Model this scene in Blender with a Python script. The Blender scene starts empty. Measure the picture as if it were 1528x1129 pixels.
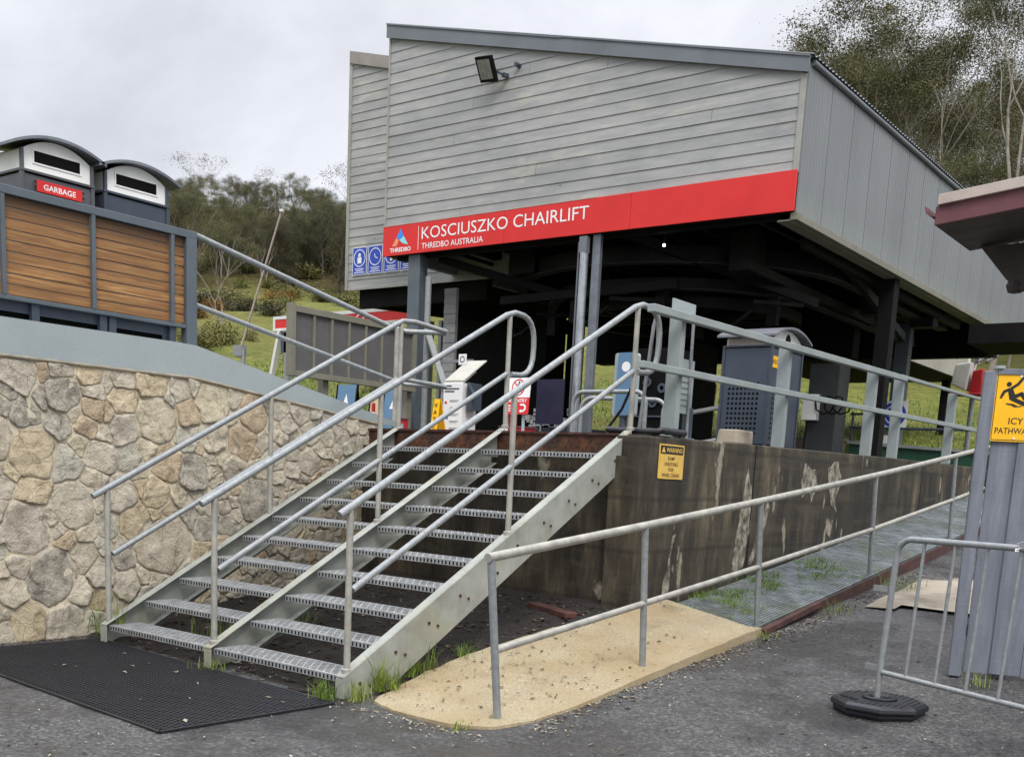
import bpy, math, random
from mathutils import Vector, noise
random.seed(11)
R = math.radians
S = bpy.context.scene
COL = S.collection

# ------------------------------------------------------------------ materials
def lin(c):
    if isinstance(c, str):
        c = [int(c[i:i+2], 16) / 255 for i in (0, 2, 4)]
        c = [v / 12.92 if v <= .04045 else ((v + .055) / 1.055) ** 2.4 for v in c]
    return (c[0], c[1], c[2], 1.0)

class NT:
    def __init__(s, name):
        s.m = bpy.data.materials.new(name); s.m.use_nodes = True
        s.t = s.m.node_tree; s.t.nodes.clear()
        s.out = s.n('ShaderNodeOutputMaterial'); s.b = s.n('ShaderNodeBsdfPrincipled')
        s.l(s.b.outputs[0], s.out.inputs[0])
        s.tc = s.n('ShaderNodeTexCoord').outputs['Object']
    def n(s, t, **k):
        o = s.t.nodes.new(t)
        for a, v in k.items(): setattr(o, a, v)
        return o
    def l(s, a, b): s.t.links.new(a, b)
    def mapping(s, scale=(1, 1, 1), loc=(0, 0, 0)):
        m = s.n('ShaderNodeMapping'); m.inputs['Scale'].default_value = scale; m.inputs['Location'].default_value = loc
        s.l(s.tc, m.inputs[0]); return m.outputs[0]
    def noise(s, scale=5, detail=4, rough=.6, vec=None, dist=0):
        o = s.n('ShaderNodeTexNoise'); o.inputs['Scale'].default_value = scale; o.inputs['Detail'].default_value = detail
        o.inputs['Roughness'].default_value = rough; o.inputs['Distortion'].default_value = dist
        s.l(vec or s.tc, o.inputs['Vector']); return o.outputs[0]
    def voro(s, scale=5, feature='F1', vec=None, out=0):
        o = s.n('ShaderNodeTexVoronoi', feature=feature); o.inputs['Scale'].default_value = scale
        s.l(vec or s.tc, o.inputs['Vector']); return o.outputs[out]
    def ramp(s, fac, stops):
        o = s.n('ShaderNodeValToRGB'); e = o.color_ramp.elements
        while len(e) < len(stops): e.new(.5)
        for i, (p, c) in enumerate(stops):
            e[i].position = p; e[i].color = lin(c) if not isinstance(c, (int, float)) else (c, c, c, 1)
        s.l(fac, o.inputs[0]); return o.outputs[0]
    def mix(s, fac, a, b, mode='MIX'):
        o = s.n('ShaderNodeMix', data_type='RGBA', blend_type=mode)
        if isinstance(fac, (int, float)): o.inputs[0].default_value = fac
        else: s.l(fac, o.inputs[0])
        for i, v in ((6, a), (7, b)):
            if isinstance(v, (str, tuple, list)): o.inputs[i].default_value = lin(v)
            else: s.l(v, o.inputs[i])
        return o.outputs[2]
    def math(s, op, a, b=0.0, clamp=False):
        o = s.n('ShaderNodeMath', operation=op, use_clamp=clamp)
        for i, v in ((0, a), (1, b)):
            if isinstance(v, (int, float)): o.inputs[i].default_value = v
            else: s.l(v, o.inputs[i])
        return o.outputs[0]
    def sep(s, vec=None):
        o = s.n('ShaderNodeSeparateXYZ'); s.l(vec or s.tc, o.inputs[0]); return o.outputs
    def bump(s, h, strength=.3, dist=.01):
        o = s.n('ShaderNodeBump'); o.inputs['Strength'].default_value = strength; o.inputs['Distance'].default_value = dist
        s.l(h, o.inputs['Height']); s.l(o.outputs[0], s.b.inputs['Normal'])
    def set(s, color=None, rough=None, metal=None, spec=None):
        for k, v in (('Base Color', color), ('Roughness', rough), ('Metallic', metal), ('Specular IOR Level', spec)):
            if v is None: continue
            i = s.b.inputs[k]
            if isinstance(v, str): i.default_value = lin(v)
            elif isinstance(v, (int, float, tuple)): i.default_value = v
            else: s.l(v, i)
        return s.m

M = {}
def plain(name, c, c2=None, rough=.5, metal=0, scale=6, bump=.1, bdist=.004, spec=None, fine=60):
    t = NT(name); n = t.noise(scale, 6, .65)
    col = t.ramp(n, [(.3, c), (.7, c2 or c)])
    f = t.noise(fine, 3, .6)
    col = t.mix(.12, col, f, 'OVERLAY')
    r = t.ramp(n, [(.2, max(rough - .08, 0.03)), (.8, min(rough + .1, 1))])
    if bump: t.bump(f, bump, bdist)
    M[name] = t.set(col, r, metal, spec); return M[name]

plain('painted_steel', '8f9796', '7f8787', .55, 0, 3)
plain('galvanised', '979a9a', '7a7f81', .5, .3, 25, fine=90)
plain('worn_galv', 'b0ada2', '85857f', .5, .25, 9, fine=50)
plain('blue_steel', '5b646b', '4d565d', .5, .1, 4)
plain('cap_steel', '9aa3a4', '8d9798', .5, 0, 1.5, .05)
plain('charcoal', '414a57', '363e4a', .45, .1, 4, .05)
plain('grey_paint', '55585b', '494c50', .5, .1, 4, .05)
plain('stainless', 'efefec', 'dcdcd8', .45, .0, 4, .05)
plain('lid_steel', '80858c', '62676e', .4, .4, 5, .05)
plain('black', '060606', '040404', .7, spec=.15)
plain('dark_grey', '2c3032', '232729', .6)
plain('rubber', '1c1d23', '14151a', .42, 0, 8, .2)
plain('interior_dark', '131213', '0d0d0d', .85, 0, 3, spec=.2)  # dark paint taken near black, the underside's shade is put into the colour
plain('interior_metal', '0f0f11', '0a0a0c', .6, .1, 3, spec=.3)  # machinery metal darkened too, shade under the station is in its colour
plain('white_paint', 'd9d9d6', 'c5c6c4', .5, 0, 4, .03)
plain('sign_white', 'e8e8e8', 'dedede', .4, 0, 4, 0)
plain('sign_red', 'd2231f', 'c41d1b', .45, 0, 2, 0)
plain('sign_blue', '2749b5', '2142a6', .45, 0, 4, 0)
plain('sign_yellow', 'f2b805', 'e8ae06', .4, 0, 4, 0)
plain('sign_amber', 'd9b45a', 'c9a24a', .5, 0, 8, 0)
plain('sign_black', '111111', '0c0c0c', .5, 0, 4, 0)
plain('logo_blue', '2f8fe0', '2f6fd8', .4, 0, 8, 0)
plain('logo_cyan', '8fdce0', '6fcbdc', .4, 0, 8, 0)
plain('logo_orange', 'e8a070', 'e0805c', .4, 0, 8, 0)
plain('light_blue_panel', '5d7f9c', '527390', .4, 0, 4, .02)
plain('cream_board', 'c8b48f', 'b8a27d', .6, 0, 4)
plain('red_plastic', 'b3242a', '9c1d22', .5)
plain('green_plastic', '1d4a38', '163a2c', .5)
plain('trim_grey', '9a9a94', '86867f', .65, 0, 5)
plain('fascia_metal', '6d7278', '62676c', .5, .1, 2, .03)
plain('fascia_brown', '8f8983', '7d7771', .6, 0, 5)
plain('corrugated', '6a6f73', '4d5154', .55, .2, 2)
plain('taupe_frame', '7d7a6c', '6b695d', .6, 0, 3)
plain('taupe_panel', '5b5a5a', '525152', .7, 0, 5)
plain('mauve_board', '6b3f44', '593338', .6, 0, 5, .3)
plain('cream_trim', 'b5a9a0', 'a29488', .6, 0, 5)
plain('soffit_dark', '4a4140', '3b3433', .7, 0, 5)
plain('bark', '5f564c', '3c342d', .85, 0, 3, .5, .02)
plain('pale_bark', '9c9488', '6a6157', .8, 0, 3, .4, .02)
plain('pale_panel', 'b4b2a8', 'a5a39a', .5)
plain('chrome_pipe', 'b9bdc2', '8d9297', .3, .7, 6, .02)

def rust():
    t = NT('rusty_steel'); n = t.noise(14, 8, .7); n2 = t.noise(3, 3)
    c = t.ramp(n, [(.3, '24180f'), (.5, '4a2b1a'), (.68, '6d4526'), (.8, '8a6a45')])
    c = t.mix(t.ramp(n2, [(.45, 0.0), (.65, .7)]), c, '2b211c')
    t.bump(n, .5, .006); M['rusty_steel'] = t.set(c, .75)
    t = NT('brown_steel'); n = t.noise(9, 6, .7)
    c = t.ramp(n, [(.35, '2c1a17'), (.55, '4b2d28'), (.75, '6a4238')])
    t.bump(n, .3, .004); M['brown_steel'] = t.set(c, .6)
rust()

def stringer_mat():
    t = NT('stringer_paint'); n = t.noise(5, 8, .7); g = t.noise(2.2, 3)
    c = t.ramp(n, [(.25, '74766f'), (.5, '8f928b'), (.8, 'a2a49d')])
    c = t.mix(t.ramp(g, [(.5, 0.0), (.75, .55)]), c, '8b8560')
    sp = t.noise(70, 2); dr = t.noise(4, 6, .7, t.mapping((1, 1, .3))); c = t.mix(t.ramp(dr, [(.55, 0.0), (.7, .4)]), c, '6f6c58')
    c = t.mix(t.ramp(sp, [(.68, 0.0), (.74, .5)]), c, '6b4a30')
    t.bump(n, .12, .003); M['stringer_paint'] = t.set(c, .5)
stringer_mat()

def siding(name, a, b, c3):
    t = NT(name); z = t.sep()[2]
    k = t.math('FLOOR', t.math('MULTIPLY', z, 1 / .149))
    wn = t.n('ShaderNodeTexWhiteNoise', noise_dimensions='1D'); t.l(k, wn.inputs['W'])
    st = t.noise(7, 8, .6, t.mapping((.25, 1, 2.4)))
    pat = t.noise(.7, 7, .7, t.mapping((.8, 1, 1.8)))
    c = t.ramp(st, [(.25, b), (.5, a), (.78, c3)])
    c = t.mix(t.ramp(pat, [(.42, 0.0), (.6, .5)]), c, '7a7c7d')
    p2 = t.noise(1.3, 6, .7, t.mapping((.7, 1, 2.5), (5, 0, 3)))
    c = t.mix(t.ramp(p2, [(.56, 0.0), (.68, .6)]), c, 'b5b2a4')
    c = t.mix(t.math('MULTIPLY', wn.outputs[0], .16), c, '5f6163')
    kn = t.voro(2.6, vec=t.mapping((.5, 1, 1)))
    c = t.mix(t.ramp(kn, [(.02, .6), (.045, 0.0)]), c, '3a3a38')
    t.bump(t.noise(30, 6, .7, t.mapping((.12, 1, 2))), .35, .004)
    M[name] = t.set(c, .7)
siding('weatherboard', '9b9c9a', '8b8c8c', 'aaa9a5')

def cladding():
    t = NT('wall_cladding'); y = t.sep()[1]
    n = t.noise(1.2, 5, .6, t.mapping((1, 1, .3))); z = t.sep()[2]
    c = t.ramp(n, [(.3, '6b6f71'), (.7, '787c7e')])
    moss = t.math('MULTIPLY', t.ramp(t.math('ADD', z, t.math('MULTIPLY', t.noise(9, 4), .35)), [(0.0, 0.0), (1.0, 1.0)]), 1.0)
    low = t.math('SUBTRACT', 1.0, t.math('MULTIPLY', t.math('SUBTRACT', z, 2.86), 3.0), True)
    sp = t.ramp(t.noise(26, 4, .7), [(.52, 0.0), (.66, .5)])
    c = t.mix(t.math('MULTIPLY', low, sp, True), c, '5d6b4a')
    c = t.mix(t.math('MULTIPLY', low, .4, True), c, '868a86')
    w = t.n('ShaderNodeTexWave'); w.inputs['Scale'].default_value = 3.4; w.inputs['Distortion'].default_value = 0
    w.bands_direction = 'Y'; t.l(t.tc, w.inputs[0])
    t.bump(w.outputs['Fac'], .35, .012)
    M['wall_cladding'] = t.set(c, .45, .1)
    t = NT('ribbed_wall'); n = t.noise(1.5, 4)
    c = t.ramp(n, [(.3, '8d8a80'), (.7, 'a09c90')])
    w = t.n('ShaderNodeTexWave'); w.inputs['Scale'].default_value = 1.9; w.inputs['Distortion'].default_value = 0
    w.bands_direction = 'Y'; t.l(t.tc, w.inputs[0]); t.bump(w.outputs['Fac'], .6, .03)
    M['ribbed_wall'] = t.set(c, .6)
cladding()

def concrete():
    t = NT('stained_concrete'); v = t.mapping((1, 1, .22))
    st = t.noise(3.2, 8, .7, v); big = t.noise(1.1, 4, .6); f = t.noise(45, 5, .7)
    c = t.ramp(st, [(.3, '0d0b08'), (.43, '231f17'), (.55, '433b2d'), (.7, '726853')])
    hz = t.noise(2.2, 6, .7, t.mapping((1, .25, 2.4), (4, 1, 2))); c = t.mix(t.ramp(hz, [(.5, 0.0), (.64, .55)]), c, '57503f')
    c = t.mix(t.ramp(big, [(.4, 0.0), (.7, .75)]), c, '1b1711')
    fo = t.n('ShaderNodeTexWave'); fo.bands_direction = 'Z'; fo.inputs['Scale'].default_value = .72; fo.inputs['Distortion'].default_value = .5
    t.l(t.tc, fo.inputs[0])
    c = t.mix(t.ramp(fo.outputs['Fac'], [(.0, .45), (.035, 0.0)]), c, '14110d')
    # pale lime blooms with their own ragged outline
    e = t.noise(1.0, 6, .62, t.mapping((1, 2.3, .85), (3.1, 0.35, 2.2)))
    m = t.ramp(e, [(.655, 0.0), (.685, 1.0)])
    c = t.mix(t.math('MULTIPLY', m, t.ramp(f, [(.3, .5), (.6, .95)])), c, '98917f')
    c = t.mix(t.math('MULTIPLY', t.ramp(t.noise(7, 5, .7), [(.62, 0.0), (.7, 1.0)]), .6), c, '0e0c0a')
    c = t.mix(.35, c, f, 'OVERLAY')
    t.bump(f, .4, .008); M['stained_concrete'] = t.set(c, .7)
    t = NT('lime_bloom'); n = t.noise(12, 7, .7); f = t.noise(60, 4)
    c = t.ramp(n, [(.36, '37322a'), (.47, '6d675a'), (.6, '9a9485'), (.75, 'b0aa9b')])
    t.bump(f, .4, .006); M['lime_bloom'] = t.set(c, .8)
    t = NT('sand_concrete'); f = t.noise(70, 5, .75); b = t.noise(1.7, 5); g = t.voro(160)
    c = t.ramp(f, [(.3, '6f644e'), (.5, '978b70'), (.7, 'b5aa90')])
    c = t.mix(t.ramp(b, [(.4, 0.0), (.62, .6)]), c, '8a7552')
    c = t.mix(t.ramp(t.noise(2.6, 7, .7), [(.55, 0.0), (.7, .5)]), c, '5f4f36')
    t.bump(f, .5, .006); M['sand_concrete'] = t.set(c, .85)
    t = NT('pale_concrete'); f = t.noise(40, 5, .7); b = t.noise(2, 5)
    c = t.ramp(b, [(.35, '6b6255'), (.6, '9a9080')]); c = t.mix(.3, c, f, 'OVERLAY')
    t.bump(f, .3, .005); M['pale_concrete'] = t.set(c, .8)
concrete()

def ground_mats():
    t = NT('asphalt'); f = t.noise(38, 9, .9); m = t.noise(9, 6, .7); b = t.noise(.9, 6, .65)
    v = t.voro(150)
    c = t.ramp(f, [(.38, '171717'), (.48, '363636'), (.55, '5a5958'), (.61, '85827d'), (.67, 'bdb7ab')])
    c = t.mix(t.ramp(b, [(.42, 0.0), (.58, .6)]), c, '28292c')
    c = t.mix(t.ramp(m, [(.48, 0.0), (.66, .6)]), c, '2a2725')
    bits = t.voro(34); bw = t.noise(6, 4)
    c = t.mix(t.math('MULTIPLY', t.ramp(bits, [(.05, 1.0), (.1, 0.0)]), t.ramp(bw, [(.5, 0.0), (.58, .8)])), c, 'a89f90')
    r = t.ramp(b, [(.45, .65), (.58, .12)])
    t.bump(t.math('ADD', f, t.math('MULTIPLY', m, .6)), .7, .012)
    M['asphalt'] = t.set(c, r, 0, .5)
    t = NT('soil'); f = t.noise(40, 7, .8); b = t.noise(4, 6, .7)
    c = t.ramp(f, [(.3, '0f0c0a'), (.52, '251e19'), (.68, '3d332a'), (.78, '6a5c4c')])
    c = t.mix(t.ramp(b, [(.5, 0.0), (.7, .6)]), c, '1a1512')
    t.bump(t.math('ADD', f, b), .9, .04); M['soil'] = t.set(c, .85)
    t = NT('hill_grass'); f = t.noise(3.5, 8, .75); b = t.noise(.12, 6, .65); d = t.noise(.55, 6, .7)
    c = t.ramp(f, [(.25, '454d1f'), (.43, '6b7330'), (.57, '868745'), (.74, 'a8a066')])
    c = t.mix(t.ramp(d, [(.48, 0.0), (.64, .6)]), c, '4f5a28')
    c = t.mix(t.ramp(b, [(.46, 0.0), (.6, .65)]), c, '6f6a3a')
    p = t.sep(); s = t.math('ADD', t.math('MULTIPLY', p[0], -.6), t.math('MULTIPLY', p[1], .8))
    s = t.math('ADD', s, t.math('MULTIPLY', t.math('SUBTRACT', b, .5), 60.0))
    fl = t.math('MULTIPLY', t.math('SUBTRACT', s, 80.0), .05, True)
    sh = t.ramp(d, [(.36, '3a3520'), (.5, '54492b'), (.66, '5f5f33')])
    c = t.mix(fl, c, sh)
    t.bump(t.math('ADD', f, d), 1.0, .35); M['hill_grass'] = t.set(c, .9, 0, .15)
ground_mats()

def leafmat(name, cols, rough=.6):
    t = NT(name); oi = t.n('ShaderNodeObjectInfo'); n = t.noise(.7, 4, .6); f = t.noise(9, 3)
    k = t.math('ADD', t.math('MULTIPLY', n, .7), t.math('MULTIPLY', f, .3))
    c = t.ramp(k, [(.32, cols[0]), (.5, cols[1]), (.66, cols[2])])
    c = t.mix(t.math('MULTIPLY', oi.outputs['Random'], .55), c, cols[3])
    M[name] = t.set(c, rough, 0, .25)
leafmat('gum_leaf', ['3b3c24', '545433', '6d6b43', '57513b'])
leafmat('dark_leaf', ['2b2c1c', '414128', '58573a', '4c4632'])
leafmat('twig_leaf', ['4a4434', '5a5340', '6d6450', '54493a'])
leafmat('shrub_leaf', ['4a4f25', '676a35', '85844c', '6a5f3a'])
leafmat('rust_shrub', ['5a4018', '7d5618', '8f6a24', '5d4a22'])
leafmat('blade', ['3d5a17', '547320', '78913a', '8a8a48'])

def stones():
    pal = [('c4baa5', 'd4cab6', 'a39985'), ('cabea2', 'd9ceb4', 'a89b80'), ('c2b8a5', 'd3c9b6', '9a9080'),
           ('a59d8f', 'c3bbab', '5e5850'), ('c7b697', 'd8c8a8', 'a18f70'), ('c4b8a2', 'd5cab6', 'a0947d'), ('bca98d', 'cfba9b', '8f7e68'),
           ('bfbaa8', 'd0cab8', '958f80')]
    for i, (a, b, d) in enumerate(pal):
        t = NT('stone_face_%s' % ['buff', 'cream', 'grey', 'slate', 'ochre', 'tan', 'russet', 'silver'][i])
        n = t.noise(9, 9, .72, dist=.5); f = t.noise(55, 5, .75); l = t.noise(3.4, 6, .7)
        c = t.ramp(n, [(.3, d), (.44, a), (.58, b), (.72, 'd8cfba')])
        c = t.mix(t.ramp(l, [(.54, 0.0), (.66, .6)]), c, d); c = t.mix(.35, c, f, 'OVERLAY'); vn = t.voro(5, 'DISTANCE_TO_EDGE', t.mapping((1, 1, 1), (i, 0, 0)))
        c = t.mix(t.ramp(t.math('ADD', vn, t.math('MULTIPLY', n, .06)), [(.03, .5), (.05, 0.0)]), c, '4a453d')
        c = t.mix(t.ramp(t.noise(6, 8, .75, t.mapping((1, 1, 1), (7, 3, 1))), [(.6, 0.0), (.68, .6)]), c, 'b9ae96')
        c = t.mix(t.ramp(t.noise(8, 8, .75, t.mapping((1, 1, 1), (2, 9, 5))), [(.62, 0.0), (.7, .5)]), c, '3d3a35')
        t.bump(t.math('ADD', n, t.math('MULTIPLY', f, .5)), 1.0, .04)
        M['stone%d' % i] = t.set(c, .85)
    t = NT('mortar'); f = t.noise(60, 6, .75); n = t.noise(4, 6, .7)
    c = t.ramp(n, [(.3, 'b0a58e'), (.5, 'cabfa8'), (.7, 'ddd4be')]); c = t.mix(.3, c, f, 'OVERLAY')
    t.bump(t.math('ADD', f, n), .8, .02); M['mortar'] = t.set(c, .9)
stones()

def timber():
    t = NT('timber_slat'); z = t.sep()[2]
    k = t.math('FLOOR', t.math('MULTIPLY', z, 1 / .0766))
    wn = t.n('ShaderNodeTexWhiteNoise', noise_dimensions='1D'); t.l(k, wn.inputs['W'])
    g = t.noise(10, 8, .7, t.mapping((1, .22, 4), (0, 0, 0)), .6); f = t.noise(40, 4, .7, t.mapping((1, .1, 3)))
    c = t.ramp(g, [(.28, '5c4024'), (.46, '8a6138'), (.6, 'a77d4c'), (.76, 'c29f70')])
    c = t.mix(t.math('MULTIPLY', wn.outputs[0], .55), c, '74522f')
    top = t.math('MULTIPLY', t.math('SUBTRACT', t.math('ADD', z, t.math('MULTIPLY', g, .12)), .75), 9.0, True)
    c = t.mix(t.math('MULTIPLY', top, .7), c, '3a2818')
    t.bump(f, .3, .004); M['timber_slat'] = t.set(c, .6)
    t = NT('grey_board'); y = t.noise(12, 7, .7, t.mapping((1, 1, .12))); w = t.noise(5, 5, .7, t.mapping((1, 1, 9)))
    c = t.ramp(y, [(.3, '585d66'), (.5, '686d77'), (.7, '7a7f88')])
    c = t.mix(t.ramp(w, [(.58, 0.0), (.72, .35)]), c, '4c5059')
    t.bump(t.math('ADD', y, w), .3, .005); M['grey_board'] = t.set(c, .6)
    t = NT('deck_slat'); n = t.noise(7, 8, .75); f = t.noise(60, 4, .7)
    c = t.ramp(n, [(.3, '42474a'), (.5, '70777a'), (.7, '959a9b')])
    c = t.mix(t.ramp(t.noise(1.6, 6, .7), [(.48, 0.0), (.62, .6)]), c, '4f5238')
    t.bump(f, .5, .006); M['deck_slat'] = t.set(c, .45, .3)
    t = NT('tread_metal'); f = t.noise(80, 5, .7); n = t.noise(8, 5)
    c = t.ramp(n, [(.3, '8a8d8e'), (.6, 'abadae'), (.8, 'c0c2c2')]); c = t.mix(.4, c, f, 'OVERLAY')
    t.bump(f, .4, .003); M['tread_metal'] = t.set(c, .5, .45)
timber()

# ------------------------------------------------------------------ mesh builder
class MB:
    def __init__(s): s.v = []; s.f = []; s.m = []; s.sm = []; s.cur = 0
    def add(s, vs, fs, smooth=False):
        o = len(s.v); s.v += [tuple(p) for p in vs]
        for f in fs: s.f.append([o + i for i in f]); s.m.append(s.cur); s.sm.append(smooth)
    def box(s, x0, x1, y0, y1, z0, z1):
        x0, x1 = sorted((x0, x1)); y0, y1 = sorted((y0, y1)); z0, z1 = sorted((z0, z1))
        s.add([(x0, y0, z0), (x1, y0, z0), (x1, y1, z0), (x0, y1, z0), (x0, y0, z1), (x1, y0, z1), (x1, y1, z1), (x0, y1, z1)],
              [(3, 2, 1, 0), (4, 5, 6, 7), (0, 1, 5, 4), (1, 2, 6, 5), (2, 3, 7, 6), (3, 0, 4, 7)]); return s
    def bar(s, a, b, w, h, up=(0, 0, 1)):          # rectangular bar from a to b
        a = Vector(a); b = Vector(b); d = (b - a).normalized(); u = Vector(up)
        x = d.cross(u)
        if x.length < 1e-4: x = d.cross(Vector((1, 0, 0)))
        x.normalize(); z = x.cross(d); x *= w / 2; z *= h / 2
        s.add([a - x - z, a + x - z, a + x + z, a - x + z, b - x - z, b + x - z, b + x + z, b - x + z],
              [(0, 1, 2, 3), (7, 6, 5, 4), (0, 4, 5, 1), (1, 5, 6, 2), (2, 6, 7, 3), (3, 7, 4, 0)]); return s
    def prism(s, pts, off):
        pts = [Vector(p) for p in pts]; off = Vector(off); n = len(pts)
        nrm = Vector((0, 0, 0))
        for i in range(n): nrm += pts[i].cross(pts[(i + 1) % n])
        if nrm.dot(off) > 0: pts.reverse()
        s.add(pts + [p + off for p in pts], [list(range(n)), list(range(2 * n - 1, n - 1, -1))] + [(i, i + n, (i + 1) % n + n, (i + 1) % n) for i in range(n)]); return s
    def tube(s, pts, r, n=12, caps=True):
        pts = [Vector(p) for p in pts]; k = len(pts); rr = r if isinstance(r, (list, tuple)) else [r] * k
        vs = []; x = None
        for i in range(k):
            d = (pts[min(i + 1, k - 1)] - pts[max(i - 1, 0)]).normalized()
            if x is None:
                x = d.cross(Vector((0, 0, 1)))
                if x.length < .05: x = d.cross(Vector((1, 0, 0)))
            x = (x - d * x.dot(d)).normalized(); y = d.cross(x)
            for j in range(n):
                a = 2 * math.pi * j / n; vs.append(pts[i] + (x * math.cos(a) + y * math.sin(a)) * rr[i])
        fs = [(i * n + j, i * n + (j + 1) % n, (i + 1) * n + (j + 1) % n, (i + 1) * n + j) for i in range(k - 1) for j in range(n)]
        s.add(vs, fs, True)
        if caps:
            s.add(vs[:n], [list(range(n - 1, -1, -1))]); s.add(vs[-n:], [list(range(n))])
        return s
    def cyl(s, a, b, r, n=16): return s.tube([a, b], r, n)
    def lathe(s, c, prof, n=24, ph=0):
        c = Vector(c); k = len(prof)
        vs = [c + Vector((p[0] * math.cos(ph + 2 * math.pi * j / n), p[0] * math.sin(ph + 2 * math.pi * j / n), p[1])) for p in prof for j in range(n)]
        s.add(vs, [(i * n + j, i * n + (j + 1) % n, (i + 1) * n + (j + 1) % n, (i + 1) * n + j) for i in range(k - 1) for j in range(n)]); return s
    def build(s, name, mat, parent=None, bevel=0, smooth=None):
        me = bpy.data.meshes.new(name)
        base = Vector((0, 0, 0)); q = parent
        while q is not None: base += q.location; q = q.parent
        org = Vector((0, 0, 0))
        if parent is None and getattr(s, 'org', None): org = Vector(s.org)
        d = base + org
        me.from_pydata([(p[0] - d.x, p[1] - d.y, p[2] - d.z) for p in s.v], [], s.f)
        for mm in (mat if isinstance(mat, list) else [mat]): me.materials.append(M[mm] if isinstance(mm, str) else mm)
        me.polygons.foreach_set('material_index', s.m); me.polygons.foreach_set('use_smooth', s.sm)
        me.validate(); me.update()
        o = bpy.data.objects.new(name, me); COL.objects.link(o); o.location = org
        if parent is not None: o.parent = parent
        if bevel:
            b = o.modifiers.new('bevel', 'BEVEL'); b.width = bevel; b.segments = 2; b.limit_method = 'ANGLE'; b.angle_limit = R(40)
        return o

def tag(o, label, cat, group=None, kind=None):
    if label: o['label'] = label
    if cat: o['category'] = cat
    if group: o['group'] = group
    if kind: o['kind'] = kind
    return o
def thing(name, label, cat, loc=(0, 0, 0), group=None):
    o = bpy.data.objects.new(name, None); COL.objects.link(o); o.location = loc; o.empty_display_size = .2
    return tag(o, label, cat, group)
def dup(src, loc, label=None, rz=0.0, sc=None):
    r = src.copy(); COL.objects.link(r); r.location = loc; r.rotation_euler = (0, 0, rz)
    if sc: r.scale = sc
    if label: r['label'] = label
    for ch in list(src.children):
        c = ch.copy(); COL.objects.link(c); c.parent = r
        for g in list(ch.children):
            d = g.copy(); COL.objects.link(d); d.parent = c
    return r
def part_label(o, l): o['label'] = l; return o

class Fr:                                  # a flat sign's own frame: origin, right, up, outward normal
    def __init__(s, o, ux, n, uz=(0, 0, 1)): s.o = Vector(o); s.x = Vector(ux).normalized(); s.n = Vector(n).normalized(); s.z = Vector(uz).normalized()
    def p(s, a, b, d=0): return s.o + s.x * a + s.z * b + s.n * d
def poly(mb, F, pts, d0, d1): mb.prism([F.p(a, b, d0) for a, b in pts], F.n * (d1 - d0)); return mb
def rect(mb, F, a0, a1, b0, b1, d0, d1): return poly(mb, F, [(a0, b0), (a1, b0), (a1, b1), (a0, b1)], d0, d1)
def rrect(mb, F, a0, a1, b0, b1, r, d0, d1):
    pts = []
    for cx, cy, st in ((a1 - r, b1 - r, 0), (a0 + r, b1 - r, 90), (a0 + r, b0 + r, 180), (a1 - r, b0 + r, 270)):
        for k in range(5): a = R(st + k * 22.5); pts.append((cx + r * math.cos(a), cy + r * math.sin(a)))
    return poly(mb, F, pts, d0, d1)
def disc(mb, F, a, b, r, d0, d1, ry=None, n=24): return poly(mb, F, [(a + r * math.cos(2 * math.pi * k / n), b + (ry or r) * math.sin(2 * math.pi * k / n)) for k in range(n)], d0, d1)
def ring(mb, F, a, b, r0, r1, d0, d1, n=32, t0=0, t1=360):
    for k in range(n):
        A = R(t0 + (t1 - t0) * k / n); B = R(t0 + (t1 - t0) * (k + 1) / n)
        poly(mb, F, [(a + r0 * math.cos(A), b + r0 * math.sin(A)), (a + r1 * math.cos(A), b + r1 * math.sin(A)), (a + r1 * math.cos(B), b + r1 * math.sin(B)), (a + r0 * math.cos(B), b + r0 * math.sin(B))], d0, d1)
    return mb
def stroke(mb, F, pts, w, d0, d1):
    for (a, b), (c, d) in zip(pts, pts[1:]):
        L = math.hypot(c - a, d - b) or 1e-6; nx, ny = -(d - b) / L * w / 2, (c - a) / L * w / 2
        poly(mb, F, [(a + nx, b + ny), (a - nx, b - ny), (c - nx, d - ny), (c + nx, d + ny)], d0, d1)
    for a, b in pts[1:-1]: disc(mb, F, a, b, w / 2, d0, d1 - .0002, n=10)
    return mb
def text(F, a, b, s, cap, mat, parent, width=None, d=.002, bold=0, align='LEFT', name='lettering'):
    cu = bpy.data.curves.new('lettering', 'FONT'); cu.body = s; cu.size = 1; cu.offset = bold; cu.resolution_u = 3; cu.extrude = 0
    o = bpy.data.objects.new('lettering_curve', cu); COL.objects.link(o)
    dg = bpy.context.evaluated_depsgraph_get(); dg.update()
    me = bpy.data.meshes.new_from_object(o.evaluated_get(dg))
    vs = [v.co.copy() for v in me.vertices]; fs = [list(p.vertices) for p in me.polygons]
    bpy.data.objects.remove(o); bpy.data.meshes.remove(me); bpy.data.curves.remove(cu)
    x0 = min(v.x for v in vs); x1 = max(v.x for v in vs); y1 = max(v.y for v in vs if True)
    sy = cap / .73; sx = (width / (x1 - x0)) if width else sy
    w = (x1 - x0) * sx
    sh = {'LEFT': 0, 'CENTER': -w / 2, 'RIGHT': -w}[align]
    mb = MB(); mb.add([F.p(a + sh + (v.x - x0) * sx, b + v.y * sy, d) for v in vs], fs)
    return mb.build(name, mat, parent)
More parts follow.
